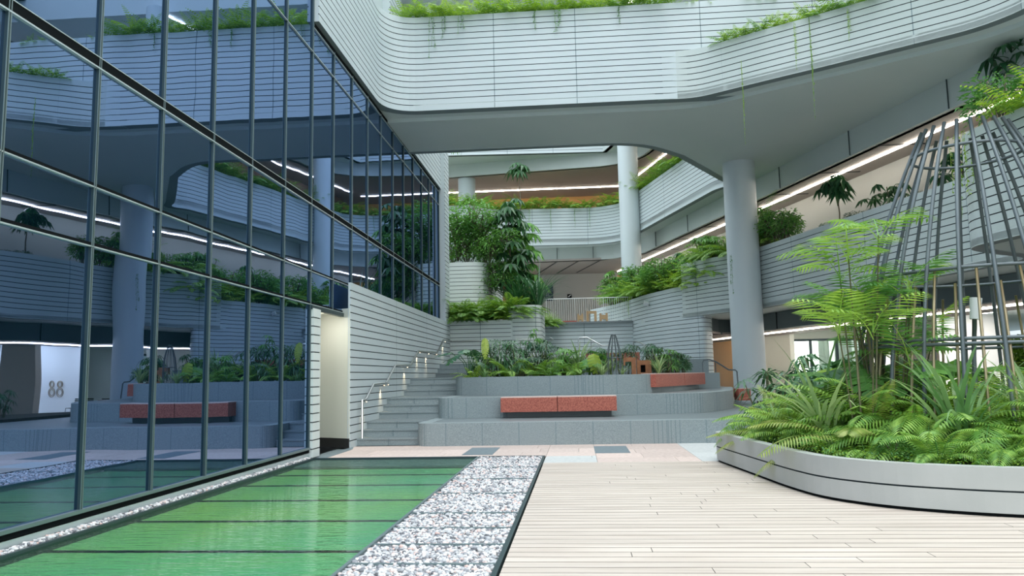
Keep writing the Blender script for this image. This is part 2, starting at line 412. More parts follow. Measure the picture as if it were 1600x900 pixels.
# pebbles
def icos():
    t = (1 + 5 ** .5) / 2
    v = [(-1, t, 0), (1, t, 0), (-1, -t, 0), (1, -t, 0), (0, -1, t), (0, 1, t), (0, -1, -t), (0, 1, -t), (t, 0, -1), (t, 0, 1), (-t, 0, -1), (-t, 0, 1)]
    f = [(0, 11, 5), (0, 5, 1), (0, 1, 7), (0, 7, 10), (0, 10, 11), (1, 5, 9), (5, 11, 4), (11, 10, 2), (10, 7, 6), (7, 1, 8), (3, 9, 4), (3, 4, 2), (3, 2, 6), (3, 6, 8), (3, 8, 9), (4, 9, 5), (2, 4, 11), (6, 2, 10), (8, 6, 7), (9, 8, 1)]
    l = sqrt(1 + t * t); return [(a / l, b / l, c / l) for a, b, c in v], f
IV, IF = icos()
def pebbles(name, x0, x1, y0, y1, n, zb, label, seed, size=.021):
    r2 = random.Random(seed); mb = MB(); mb.mat('pebble')
    mb.box(x0, y0, zb - .1, x1, y1, zb - .012, 'pebble')
    for _ in range(n):
        y = y0 + (y1 - y0) * r2.random() ** 1.25; x = r2.uniform(x0 + .01, x1 - .01)
        s = size * r2.uniform(.6, 1.35); sx, sy, sz = s * r2.uniform(.8, 1.5), s * r2.uniform(.8, 1.3), s * r2.uniform(.6, .95)
        a = r2.random() * 6.28; tl = r2.uniform(-.5, .5); z = zb + r2.uniform(-.008, .012); b = len(mb.v); ca, sa, ct, st = cos(a), sin(a), cos(tl), sin(tl)
        for vx, vy, vz in IV:
            j = r2.uniform(.85, 1.12); X, Y, Z = vx * sx * j, vy * sy * j, vz * sz * j
            X, Z = X * ct - Z * st, X * st + Z * ct
            mb.v.append((x + X * ca - Y * sa, y + X * sa + Y * ca, z + Z))
        for f in IF: mb.f.append((f[0] + b, f[1] + b, f[2] + b)); mb.mi.append(0)
    o = mb.build(name, smooth=True); tag(o, label, 'gravel', kind='stuff'); return o
pebbles('gravel', -1.835, -.68, 4.6, 14.15, 17500, -.012, 'bed of mixed white grey and pink pebbles between pool and deck', 11, .0185)
pebbles('gravel', -5.06, -4.955, 5.0, 14.1, 2600, .02, 'narrow strip of pale pebbles under the glass wall', 12, .016)
for i, yy in enumerate([4.9, 5.5, 6.12, 6.82, 7.55, 8.36, 9.74, 11.1, 12.5]):
    mb = MB(); mb.box(-1.835, yy - .016, -.05, -.68, yy + .016, .012, 'frameedge')
    tag(mb.build('edging_strip'), 'thin grey metal strip laid across the pebble bed', 'edging strip', 'metal strips across the pebble bed')
mb = MB(); mb.box(-.68, 0, -.08, -.64, 14.15, .012, 'frame'); mb.box(-1.84, 14.15, -.08, -.64, 14.18, .012, 'frame')
tag(mb.build('edging_strip'), 'long dark metal edging between the pebble bed and the deck', 'edging strip')

# ------------------------------------------------------------------ curtain wall
cw = empty('window_1', (GX, 10, 0)); struct(cw, 'tall blue mirrored glass curtain wall on the left')
def cwp(mb, name, smooth=False):
    o = mb.build(name, cw, smooth); o.location = (-GX, -10, 0); return o
MY = [7.6 + 1.335 * k for k in range(-4, 16)]
MY = [y for y in MY]
XL, XR1, XR2 = 14.28, 16.97, 28.2
mull = [7.6 - 1.335 * k for k in (1, 2, 3, 4)][::-1] + [7.6, 8.9, 10.23, 11.53, 12.92, 14.28, 15.62, 16.97, 18.3, 19.6, 20.95, 22.3, 23.65, 25.0, 26.3, 27.4, 28.2]
Z1, Z2, Z3, Z4, ZT = 2.92, 3.56, 4.91, 7.95, 8.52
for y in mull:
    zb = .17 if y <= XL + .01 else (2.86 if y <= XR1 + .01 else Z2)
    zt = 12.6 if y <= XL + .01 else ZT
    w = .021
    mb = MB(); mb.box(GX - .02, y - w, zb, GX + .03, y + w, zt, 'frame'); mb.box(GX + .03, y - w, zb, GX + .034, y - w + .012, zt, 'frameedge'); mb.box(GX + .03, y + w - .012, zb, GX + .034, y + w, zt, 'frameedge')
    cwp(mb, 'mullion')
def transom(z, y0, y1, h, heavy=False):
    mb = MB()
    if heavy:
        mb.box(GX - .02, y0, z - .055, GX + .03, y1, z + .055, 'black'); mb.box(GX - .02, y0, z - .07, GX + .036, y1, z - .053, 'alu'); mb.box(GX - .02, y0, z + .053, GX + .036, y1, z + .062, 'alu')
    else:
        mb.box(GX - .02, y0, z - h, GX + .025, y1, z + h, 'black'); mb.box(GX - .02, y0, z - h - .014, GX + .034, y1, z - h, 'alu')
    cwp(mb, 'transom')
transom(Z1, 2, XR1, .018); transom(Z2, 2, XR2, .018); transom(Z3, 2, XR2, .1, True); transom(Z4, 2, XR2, .004)
transom(9.6, 2, XL, .03)
transom(ZT, XL, XR2, .05)
mb = MB(); mb.box(GX - .04, 2, .09, GX + .03, XL, .16, 'black'); mb.box(GX - .04, 2, .155, GX + .056, XL, .19, 'frameedge'); mb.box(GX - .3, 2, .02, GX + .03, XL, .10, 'alu'); cwp(mb, 'sill')
mb = MB(); mb.box(GX - .04, XL, 2.80, GX + .06, XR1, 2.88, 'frame'); cwp(mb, 'sill')
# panes, each with a tiny tilt of its own
mb = MB(); r2 = random.Random(21)
for a, b_ in zip(mull[:-1], mull[1:]):
    zs = [.16, Z1, Z2, Z3, Z4, 9.6, 12.6] if b_ <= XL + .01 else ([2.86, Z2, Z3, Z4, ZT] if b_ <= XR1 + .01 else [Z2, Z3, Z4, ZT])
    for z0, z1 in zip(zs[:-1], zs[1:]):
        t1 = r2.uniform(-.0012, .0012); t2 = r2.uniform(-.0012, .0012)
        mb.poly([(GX - t1, a, z0), (GX + t1, b_, z0), (GX + t1 + t2, b_, z1), (GX - t1 + t2, a, z1)], 'glass')
cwp(mb, 'glazing')
# building body behind the glass, clad walls
mb = MB(); mb.box(-16, -4, 0, GX - .12, 14.15, 12.9, 'clad'); mb.box(-16, 17.3, 0, GX - .12, 29.0, 13.2, 'clad'); mb.box(-16, 14.15, 2.95, GX - .12, 17.3, 13.2, 'clad'); mb.box(-16, 14.15, 0, -6.9, 17.3, 2.95, 'cream')
struct(mb.build('wall_left_core'), 'solid body of the building behind the mirrored glass')
mb = MB()
ribbon(mb, [(WX, 16.2), (WX, 29.2)], 0, Z2 - .02, joints=[4.2, 8.4, 12.2], thick=.06)
ribbon(mb, [(WX + .0, 28.28), (WX + .0, 29.2), (WX - 1.2, 29.2)], Z2 - .02, 13.2, thick=.3)
ribbon(mb, [(GX + .1, 20.3), (GX + .1, 28.4)], ZT + .05, 13.2, thick=.25)
struct(mb.build('wall_left'), 'pale clad wall beside the steps and around the glass')
mb = MB(); ribbon(mb, [(GX - .6, 14.31), (-5.02, 14.31), (-5.02, 14.72), (GX - .6, 14.72)], 0, Z1 - .1, thick=.12, side=1, mat='cladwarm')
struct(mb.build('wall_pier'), 'narrow clad pier at the end of the ground floor glass')
# recess with curved cream jamb and dark skirting
mb = MB(); jp = smooth_path([(-7.0, 17.0), (-5.6, 16.62), (-4.885, 16.19)], .5, 8)
strip(mb, jp, 0, .02, .2, 2.98, 'cream'); mb.box(-5.3, 16.9, .0, -5.0, 17.6, 2.9, 'cream'); struct(mb.build('wall_recess'), 'cream curved wall inside the tall recess')
mb = MB(); strip(mb, jp, -.015, .01, 0, .2, 'slot'); struct(mb.build('baseboard_left'), 'dark skirting at the foot of the recess')
mb = MB(); mb.box(-6.9, 14.75, 2.86, GX - .05, 17.2, 2.95, 'cream'); struct(mb.build('ceiling_recess'))
mb = MB(); mb.lathe([(.11, 2.835), (.11, 2.86)], -5.55, 15.8, 'panel', 20); tag(mb.build('fill_light'), 'added round fill light at the top of the tall recess', 'added fill light')  # added lamp with an invented disc, brightens the cream jamb

# ------------------------------------------------------------------ levels
BR = smooth_path([(-4.98, 14.33), (-4.98, 19.75), (8.6, 19.75)], 1.0, 10)
LEDGE = smooth_path([(2.3, 19.78), (3.3, 19.72), (3.9, 19.35), (4.94, 18.68), (6.15, 17.95), (7.6, 17.0), (8.6, 16.35), (9.15, 15.6), (9.4, 13.5), (9.5, 6)], .5, 4)
mb = MB(); ribbon(mb, BR, 8.6, 11.24, joints=[8.0, 10.2, 13.5, 16.4], thick=.3); bridge = mb.build('parapet_wall')
tag(bridge, 'long pale clad parapet of the bridge that bends along the glass top', 'parapet')
mb = MB(); ribbon(mb, LEDGE, 8.59, 9.9, joints=[1.7, 3.9, 6.1, 8.2], thick=.25, mat='clad2'); 
tag(mb.build('parapet_wall'), 'low clad planter wall curving out from the bridge towards the upper right', 'parapet')
VOID = smooth_path([(-5.2, 23.3), (2.0, 23.3), (3.45, 24.9), (5.45, 28.35), (6.2, 29.45), WY(12.95, 30.3), WY(12.95, 38.2), (1.9, 41.2), (-4.4, 41.0), (-5.3, 39.6), (-14, 39.6)], 1.6, 8)
# keep the tip tight
VOID = smooth_path([(-5.2, 23.3), (2.0, 23.3), (3.45, 24.9)], 1.4, 8)[:-1] + smooth_path([(3.45, 24.9), (5.45, 28.35), (5.95, 29.0), WY(12.95, 29.7), WY(12.95, 33)], .5, 5)[:-1] + smooth_path([WY(12.95, 33), WY(12.95, 40.6), (1.2, 41.4), (-4.4, 41.0), (-5.3, 39.6), (-14, 39.6)], 2.6, 10)
mb = MB(); ribbon(mb, VOID, 8.48, 10.5, joints=[9.0, 13, 20, 24, 28, 31, 33.5, 36, 38, 39.6], thick=.25, side=-1)
tag(mb.build('parapet_wall'), 'clad second floor parapet ring round the far opening', 'parapet')
L3P = [(-14, 40.0), (1.75, 41.0)] + [W(12.25, s) for s in (30, 20, 10, 0)]
mb = MB(); ribbon(mb, L3P, 13.5, 15.5, joints=[8, 10.5, 13, 20, 24, 28, 32, 36, 40, 44], thick=.25, side=1)
tag(mb.build('parapet_wall'), 'clad third floor parapet high above the far gallery', 'parapet')
# slabs
F1 = [(-4.98, 19.75), (2.1, 19.76)] + LEDGE
mb = MB()
mb.prism([(-5.3, 19.75)] + F1[1:] + [(26, 6), (26, 56), (-15, 56), (-15, 39.6)] + VOID[::-1][1:], 8.603, 8.8, 'soffit')
F2 = offset_path(F1[1:], .55)
mb.prism([(-5.3, 20.3)] + F2 + [(26, 6), (26, 56), (-15, 56), (-15, 39.7)] + offset_path(VOID, -.1)[::-1][1:], 8.5, 8.62, 'soffit')
struct(mb.build('ceiling_bridge'), 'grey soffit under the bridge and second floor')
mb = MB(); mb.prism([(-15, 40.1), (1.65, 41.1)] + [W(12.3, s) for s in (38, 20, 0)] + [(26, 0), (26, 56), (-15, 56)], 13.5, 13.8, 'soffit'); struct(mb.build('ceiling_third_floor'), 'grey soffit of the third floor')
# downstand beams and gallery ceilings
B1 = smooth_path([W(13.85, 2), W(13.85, 37.5), (0.9, 42.3), (-14, 42.3)], .8, 6)
B1 = [W(13.85, 2), W(13.85, 20), W(13.85, 38.2), (2.1, 41.9), (1.2, 42.3), (-14, 42.3)]
mb = MB(); strip(mb, B1, -.02, -.3, 7.75, 8.5, 'beam')
for s in (8, 12, 16, 20, 24, 28, 32, 36): 
    a = W(13.84, s); mb.box(a[0] - .02, a[1] - .006, 7.75, a[0] + .01, a[1] + .006, 8.5, 'groove')
for x in (-3.4, -1.0, 1.0): mb.box(x, 42.28, 7.75, x + .02, 42.31, 8.5, 'groove')
struct(mb.build('trim_beam_first_floor'), 'grey beam panel band below the second floor')
mb = MB(); mb.prism([W(14.0, 2), W(14.0, 38), (2.1, 42.2), (-14, 42.5), (-14, 49), (5, 49), (26, 30), (26, 2)], 7.75, 7.85, 'ceil')
for s in range(4, 40, 3):
    a = W(14.05, s); mb.box(a[0], a[1] - .05, 7.742, a[0] + 1.3, a[1] + .05, 7.75, 'slot')
for x in (-6.3, -4.6, -2.9, -1.1, .1, 1.3):
    mb.poly([(x, 42.6, 7.745), (x - 1.3, 47.4, 7.745), (x - 1.18, 47.4, 7.745), (x + .12, 42.6, 7.745)], 'slot')
struct(mb.build('ceiling_first_floor'), 'warm grey gallery ceiling with black slots')
B2 = smooth_path([W(13.8, 2), W(13.8, 38.9), (-14, 43.2)], 2.2, 10)
mb = MB(); strip(mb, B2, -.02, -.3, 12.8, 13.5, 'beam')
for x in (-5.2, -2.7, -.2): mb.box(x, 43.1, 12.8, x + .03, 43.2, 13.5, 'groove')
struct(mb.build('trim_beam_second_floor'), 'grey beam panel band below the third floor')
mb = MB(); mb.prism(offset_path(B2, -.15) + [(-14, 50), (8, 50), (26, 36), (26, 2)], 12.8, 12.9, 'ceil'); struct(mb.build('ceiling_second_floor'), 'dark gallery ceiling of the second floor')
G1 = [(4.75, 29.3), (5.7, 31.6), W(14.27, 29.3), W(14.27, 4)]
mb = MB(); strip(mb, G1, 0, .25, 2.96, 3.56, 'darkbeam'); 
for s in (6, 10, 14, 18, 22, 25.5): a = W(14.26, s); mb.box(a[0] - .02, a[1] - .006, 2.96, a[0] + .005, a[1] + .006, 3.56, 'black')
struct(mb.build('trim_beam_ground_floor'), 'dark beam panel band above the ground floor')
mb = MB(); mb.prism([(4.8, 29.4), (5.8, 31.7), W(14.4, 29.2), W(14.4, 4), W(16.95, 4), W(16.95, 42), (4.8, 40)], 2.96, 3.05, 'ceil'); struct(mb.build('ceiling_ground_floor'), 'warm ceiling strip over the ground floor walk')
# first floor slab and parapet
L1P = smooth_path([(4.05, 29.75), (4.7, 28.55), (5.95, 26.95), W(12.75, 22), W(12.75, 12.9), W(11.5, 12.5), W(10.35, 11.95), W(10.2, 9), W(10.1, 0)], .7, 5)
mb = MB(); ribbon(mb, L1P, 3.56, 5.6, joints=[.9, 2.6, 6.2, 9.8, 13.4, 19.4, 22], thick=.25, mat='clad2')
tag(mb.build('parapet_wall'), 'clad first floor parapet running past the near column behind the cage', 'parapet')
mb = MB(); mb.prism(L1P + [(26, 0), (26, 50), (-15, 50), (-15, 37), (-3.0, 36.5), (-1.5, 34.45), (2.5, 34.45), (2.8, 33)], 3.575, 3.72, 'soffit'); struct(mb.build('ceiling_first_slab'), 'grey first floor slab')
# third floor walkway above the bridge
mb = MB(); mb.box(-5.3, 21.6, 12.8, 10.5, 23.1, 13.5, 'soffit'); struct(mb.build('ceiling_upper_walkway'), 'underside of the third floor walkway above the bridge')
mb = MB(); ribbon(mb, [(-5.3, 21.6), (10.5, 21.6)], 13.5, 15.5, joints=[3, 6, 9, 12], thick=.2); tag(mb.build('parapet_wall'), 'clad parapet of the third floor walkway above the bridge', 'parapet')
# LED strips
def led(pts, label, z, w=.018):
    mb = MB(); strip(mb, pts, -w, w, z - .035, z, 'led'); tag(mb.build('strip_light'), label, 'strip light', 'linear gallery lights')
led([W(14.75, 2), W(14.75, 45)], 'long warm linear light under the first floor gallery ceiling on the right', 7.74)
led([W(15.3, 6), W(15.3, 26)] + [W(15.3, 36)], 'warm linear light under the ground floor ceiling on the right', 2.95)
led([W(14.9, 2), W(14.9, 42.6)], 'warm linear light running along the right second floor gallery', 12.79)
led([(-13, 46.0), (3.05, 46.0)], 'straight warm linear light across the back second floor gallery', 12.79)
led([(2.2, 21.65), (1.8, 23.05)], 'warm linear light under the walkway above the bridge', 12.8)
# gallery walls
mb = MB(); strip(mb, [W(15.65, 2), W(15.65, 44)], -.2, 0, 3.72, 7.75, 'greywall2')
strip(mb, [W(15.6, 15.2), W(15.6, 17.2)], -.2, .02, 3.72, 7.75, 'tan')
struct(mb.build('wall_right_first_floor'), 'cream gallery wall on the first floor')
mb = MB(); mb.box(-14, 48, 3.72, 8, 48.3, 7.75, 'greywall'); struct(mb.build('wall_back_first_floor'), 'warm grey back wall of the first floor terrace')
for x0, x1, nm in ((-8, -2.55, 'wide orange panel behind the umbrella tree'), (2.6, 4.0, 'narrow orange panel at the right end of the back wall')):
    mb = MB(); mb.box(x0, 47.9, 3.72, x1, 47.98, 7.6, 'orange'); tag(mb.build('wall_panel'), nm, 'wall panel', 'orange panels')
mb = MB(); mb.box(-14, 48.4, 8.8, 8, 48.7, 12.8, 'orange'); strip(mb, [W(16.3, 2), W(16.3, 44)], -.2, 0, 8.8, 12.8, 'brown'); struct(mb.build('wall_back_second_floor'), 'orange back wall of the second floor gallery')
for x0, x1, l in ((-9, -4.6, 'dark brown panel left on the upper orange wall'), (-.9, 3.4, 'dark brown panel right on the upper orange wall')):
    mb = MB(); mb.box(x0, 48.3, 8.8, x1, 48.39, 11.9, 'brown'); tag(mb.build('wall_panel'), l, 'wall panel')
# ground floor walls
mb = MB(); strip(mb, [W(17.2, 29.8), W(17.2, 45)], -.2, 0, .0, 3.0, 'cream'); WXa = W(17.2, 29.8)
x0w = WXa[0]
mb.box(7.5, 40.5, 0, 10.55, 40.7, 3.6, 'cream'); mb.box(10.55, 40.5, 3.0, 14.35, 40.7, 3.6, 'cream'); mb.box(10.55, 40.5, 0, 14.35, 40.7, .3, 'cream'); mb.box(14.35, 40.5, 0, 17.5, 40.7, 3.6, 'cream')
mb.box(11.65, 32.6, 0, 17.2, 32.8, 3.57, 'white')
mb.box(10, 45, 0, 16, 45.2, 3.4, 'white')
struct(mb.build('wall_right_ground_floor'), 'cream ground floor wall with windows')
mb = MB(); mb.box(11.75, 29.7, 0, 13.3, 30.0, 3.57, 'tan'); struct(mb.build('wall_pier_ground_floor'), 'tan square pier behind the cage')
a = W(17.12, 38.6); b_ = W(17.12, 35.2)
door = empty('door_1', (a[0], a[1], .9)); struct(door, 'tall orange door beside the clad wall')
mb = MB(); strip(mb, [W(17.12, 35.0), W(17.12, 42)], -.1, 0, .0, 2.96, 'orange'); o = mb.build('door_leaf', door); o.location = (-a[0], -a[1], -.9)
win = empty('window_2', (10.6, 40.45, .3)); struct(win, 'dark framed ground floor window with white curtains')
def wp(mb, n): o = mb.build(n, win); o.location = (-10.6, -40.45, -.3); return o
mb = MB(); wxs = [10.6, 11.85, 13.15, 14.3]
mb.box(10.55, 40.4, 2.94, 14.35, 40.52, 3.05, 'frame'); mb.box(10.55, 40.4, .3, 14.35, 40.52, .4, 'frame')
for x in wxs: mb.box(x - .06, 40.4, .3, x + .06, 40.52, 3.0, 'frame')
wp(mb, 'window_frame')
mb = MB(); mb.poly([(10.6, 40.47, .35), (14.3, 40.47, .35), (14.3, 40.47, 3.0), (10.6, 40.47, 3.0)], 'clear'); wp(mb, 'pane')
for x0, x1 in ((12.5, 13.05), (13.3, 14.2)):
    mb = MB(); pts = [(x0 + (x1 - x0) * k / 24, 41.3 + .06 * sin(k * 1.9)) for k in range(25)]
    strip(mb, pts, 0, .01, .3, 3.1, 'curtain'); tag(mb.build('curtain'), 'white curtain hanging behind the ground floor window, ' + ('left one' if x0 < 13 else 'wider right one'), 'curtain')
for i, (x, y) in enumerate(((11.0, 31.6), (13.6, 31.3), (15.6, 31.0), (10.3, 37.5), (13, 37.5))):  # added glowing panels that brighten the white wall, fixtures invented
    cl = empty('fill_light', (x, y, 3.57)); tag(cl, 'added square fill light over the ground floor walk to brighten the white wall', 'added fill light', 'added ground floor fill lights')
    mb = MB(); mb.box(-.34, -.34, -.03, .34, .34, 0, 'camera'); mb.build('frame', cl)
    mb = MB(); mb.box(-.3, -.3, -.045, .3, .3, -.03, 'panel'); mb.build('diffuser', cl)
# 88 in gold outline on the white wall
mb = MB()
for cx in (12.72, 13.13):
    for cz, r in ((1.13, .20), (1.5, .155)):
        for rr in (r, r * .68): mb.tube([(cx + rr * .82 * cos(t * pi / 12), 32.57, cz + rr * sin(t * pi / 12)) for t in range(25)], .012, 'gold', 6)
tag(mb.build('number_sign'), 'gold outlined number 88 on the white ground floor wall', 'sign')

# ------------------------------------------------------------------ columns
def column(x, y, r, z0, z1, label):
    mb = MB(); mb.lathe([(r, z0), (r, z1)], x, y, 'column', 48)
    o = mb.build('column', smooth=True, sharp=40); tag(o, label, 'column'); return o
a = W(12.2, 23.75)
column(a[0], a[1], .53, .482, 8.5, 'tall round column nearest the viewer, standing by the steps on the right')
column(2.78, 38.0, .5, 3.7, 13.5, 'slim pale round column in front of the far balcony corner')
column(-6.1, 43.0, .5, 8.7, 13.5, 'round pale column standing behind the far left balcony parapet')
column(2.3, 21.4, .33, 8.8, 12.8, 'slim column on the bridge, seen in the mirrored glass')
column(-4.3, 22.4, .42, 8.7, 12.8, 'round column rising behind the ferns on the bridge')

# ------------------------------------------------------------------ drums at the back left and right
mb = MB(); ribbon(mb, [(-5.3, 29.25), (-2.45, 29.25)], 1.7, 3.6, joints=[1.6], thick=.18, mat='cladwarm')
DL = smooth_path([(-2.75, 30.4), (-2.75, 29.2), (-1.35, 29.2), (-1.3, 31.5), (-1.45, 33.9)], .7, 7)
ribbon(mb, DL, 1.7, 4.15, joints=[2.2, 5.0], thick=.18, mat='cladwarm')
tag(mb.build('planter_wall'), 'low curved clad planter at the head of the stairs with a handrail', 'planter')
mb = MB(); mb.prism([(-5.3, 29.4), (-2.6, 29.4), (-2.6, 31), (-2.6, 33.8), (-5.3, 33.8)], 3.2, 3.5, 'soil'); mb.prism([(-2.6, 29.5), (-1.9, 29.4), (-1.5, 30), (-1.5, 33.8), (-2.6, 33.8)], 3.4, 4.05, 'soil'); tag(mb.build('soil'), 'dark soil in the low curved planter', 'soil', kind='stuff')
DU = smooth_path([(-9, 30.7), (-3.55, 30.7), (-3.5, 36.5)], .8, 8)
mb = MB(); ribbon(mb, DU, 3.4, 6.1, joints=[3.5], thick=.18, mat='cladwarm'); tag(mb.build('planter_wall'), 'taller clad planter stepping up behind the left stairs', 'planter')
mb = MB(); mb.prism([(-9, 30.9), (-4.2, 30.9), (-3.7, 31.4), (-3.7, 36), (-9, 36)], 5.7, 5.95, 'soil'); tag(mb.build('soil'), 'dark soil in the taller left planter', 'soil', kind='stuff')
mb = MB(); ribbon(mb, smooth_path([(-1.6, 33.4), (-1.4, 34.4), (2.5, 34.4)], .9, 6), 1.7, 3.72, joints=[2.6], thick=.2); struct(mb.build('wall_back'), 'pale clad wall below the back terrace')
mb = MB(); mb.box(-1.3, 34.25, 3.72, 2.45, 34.75, 3.80, 'granitetop'); struct(mb.build('trim_terrace'), 'grey coping of the back terrace')
DR = smooth_path([(.7, 39.5), (1.8, 36.8), (2.42, 34.6), (2.95, 32.4), (3.75, 30.3), (4.65, 28.75), (5.0, 29.2), (5.2, 30.2)], .5, 5)
mb = MB(); ribbon(mb, DR, .9, 4.75, joints=[2.5, 5.25, 11.2], thick=.2); tag(mb.build('planter_wall'), 'tall curved clad planter wall right of the back terrace', 'planter')
mb = MB(); mb.prism([(.9, 39.5), (2.0, 36.8), (2.6, 34.6), (3.15, 32.5), (3.9, 30.5), (4.5, 29.5), (7.2, 30), (5.5, 36), (4.5, 39.5)], 3.8, 4.6, 'soil'); tag(mb.build('soil'), 'dark soil in the tall right planter', 'soil', kind='stuff')
# ------------------------------------------------------------------ terrace steps
T1 = smooth_path([(-3.5, 19.5), (-3.5, 16.4), (4.1, 16.45), (6, 18), (6.5, 24)], .35, 6)
T2 = smooth_path([(-3.4, 21.5), (-3.4, 18.25), (-1, 18.5), (1.3, 18.8), (2.9, 19.1), (3.6, 20.1), (4.15, 21.4), (4.75, 24.4), (5.1, 26.5)], .45, 6)
T3 = smooth_path([(-3.35, 23.6), (-3.35, 20.7), (-2.4, 20.1), (.5, 19.5), (1.75, 19.95), (2.9, 22.1), (3.72, 24.4), (4.4, 28.5)], .4, 6)
def plen(p): return sum((Vector(p[i]) - Vector(p[i - 1])).length for i in range(1, len(p)))
def tier(path, z0, z1, extra, label, jn, name='terrace_step', rim=.3, top='granitetop'):
    mb = MB(); ribbon(mb, path, z0, z1, course=9, joints=jn, thick=rim, mat='granite', joint_w=.014)
    inner = offset_path(path, rim * .5)
    mb.prism(inner + extra, z0, z1 - (.002 if top == 'granitetop' else .07), 'granite', top=top)
    o = mb.build(name); tag(o, label, 'step'); return o
def jl(path, step, dense=()):
    L = plen(path); js = []; d = .5
    while d < L: js.append(d); d += step
    for a, b_ in dense:
        d = a
        while d < b_: js.append(d); d += .09
    return js
tier(T1, 0, .48, [(6.5, 30), (-3.5, 30)], 'lowest grey granite seating step, wide with curved ends', jl(T1, .78, [(2.7, 3.2), (8.0, 8.6)]))
tier(T2, .48, .96, [(5.1, 36), (-3.4, 36)], 'middle grey granite seating step carrying the red bench', jl(T2, .82, [(2.9, 3.5), (8.6, 9.6), (10.2, 10.6)]))
tier(T3, .96, 1.44, [(4.3, 29), (-3.35, 25)], 'top grey granite planter step filled with dense plants', jl(T3, .86, [(2.5, 3.0), (6.3, 7.1)]), rim=.16, top='soil')
mb = MB(); mb.box(WX, 24.6, .5, 4.4, 36, 1.44, 'granite', top='granitetop'); mb.box(-3.4, 27.2, 1.4, 4.5, 36, 1.92, 'granite', top='granitetop'); struct(mb.build('floor_upper_landing'), 'grey granite landing behind the top planter')
# stairs on the left
st = empty('staircase', (-4.2, 16.7, 0)); tag(st, 'grey granite staircase climbing beside the clad wall in four short flights', 'stairs')
zz = 0; flights = [[16.72, 17.12, 17.5], [18.6, 18.98, 19.36], [21.3, 21.7, 22.1], [26.1, 26.5, 26.9]]
for fi, fl in enumerate(flights):
    mb = MB()
    for k, y in enumerate(fl):
        z = zz + .16 * (k + 1); yend = flights[fi + 1][0] + .05 if (k == 2 and fi < 3) else (fl[k + 1] + .05 if k < 2 else 29.4)
        x1 = -3.48 if fi == 0 else (-3.38 if fi < 3 else -3.3)
        mb.box(WX - .02, y, 0 if fi == 0 else zz - .1, x1, yend, z - .03, 'granite'); mb.box(WX - .02, y - .02, z - .03, x1, yend, z, 'granite', top='granitetop')
        mb.box(-4.16, y - .021, z - .15, -4.15, y - .012, z, 'joint')
    zz += .48; o = mb.build('step_flight', st); o.location = (4.2, -16.7, 0)
# handrail along the wall with little downlights
hx = -4.76
hr = empty('handrail', (hx, 16.75, 0)); tag(hr, 'steel handrail with small downlights climbing the clad wall beside the stairs', 'handrail')
hp = [(16.75, 0), (16.75, .99), (17.05, 1.0), (17.68, 1.32), (18.9, 1.345), (19.85, 1.79), (21.7, 1.82), (22.8, 2.25), (25.9, 2.29), (27.1, 2.78), (28.95, 2.82)]
mb = MB(); mb.tube([(hx, y, z) for y, z in hp], .027, 'steel', 8); o = mb.build('rail', hr, True); o.location = (-hx, -16.75, 0)
for i, (y, z) in enumerate([(17.0, 1.0), (18.6, 1.34), (21.2, 1.81), (22.9, 2.26), (24.3, 2.27), (27.4, 2.79), (19.0, 1.35), (25.7, 2.29)]):
    mb = MB(); mb.tube([(hx, y, z), (hx, y, z - .07), (WX + .01, y, z - .09)], .008, 'steel', 6); o = mb.build('bracket', hr, False); o.location = (-hx, -16.75, 0)
    mb = MB(); mb.lathe([(.022, z - .055), (.022, z - .018)], hx - .0, y + .1, 'steel', 10); mb.box(hx - .012, y + .09, z - .058, hx + .012, y + .11, z - .052, 'lampglow')
    o = mb.build('downlight', hr, False); o.location = (-hx, -16.75, 0)
    if i < 6:
        l = bpy.data.lights.new('rail_light', 'SPOT'); l.energy = 9; l.color = (1, .75, .45); l.spot_size = radians(60); l.spot_blend = .6; l.shadow_soft_size = .01
        lo = bpy.data.objects.new('rail_light', l); COL.objects.link(lo); lo.location = (hx - .02, y + .1, z - .07); lo.rotation_euler = (0, radians(14), 0)
# second rail on the drum, and others
mb = MB(); rp = offset_path([(-4.75, 29.25), (-3, 29.25)] + DL[7:], -.09); rp = [(x, y) for x, y in rp if y < 32.6]
mb.tube([(x, y, 2.82) for x, y in rp] + [(rp[-1][0] + .25, rp[-1][1] + .2, 2.95), (rp[-1][0] + .1, rp[-1][1] + .6, 3.05)], .022, 'steel', 8)
for k in range(1, len(rp), 4): mb.tube([(rp[k][0], rp[k][1], 2.82), (rp[k][0], rp[k][1], 2.74), (rp[k][0], rp[k][1] + .09, 2.73)], .008, 'steel', 6)
tag(mb.build('handrail', smooth=True), 'steel handrail wrapping round the low curved clad planter', 'handrail')
mb = MB(); mb.tube([(.04, 28.4, 1.9), (.04, 28.4, 2.75), (.08, 28.4, 2.81), (.35, 28.4, 2.82), (.9, 28.4, 2.5), (1.18, 28.4, 2.5), (1.24, 28.4, 2.45), (1.24, 28.4, 1.9)], .022, 'steel', 8); mb.tube([(.5, 28.4, 2.73), (.5, 28.4, 1.9)], .014, 'steel', 6)
tag(mb.build('handrail', smooth=True), 'short bent steel handrail behind the plants in the middle', 'handrail')
mb = MB(); mb.tube([(2.0, 27.8, 2.6), (2.25, 27.8, 2.55), (2.6, 27.8, 2.32), (2.75, 27.8, 2.3), (2.75, 27.8, 1.9)], .022, 'steel', 8); mb.tube([(2.0, 27.8, 2.6), (2.0, 27.8, 1.9)], .022, 'steel', 8)
tag(mb.build('handrail', smooth=True), 'short steel handrail right of the rust coloured shapes', 'handrail')
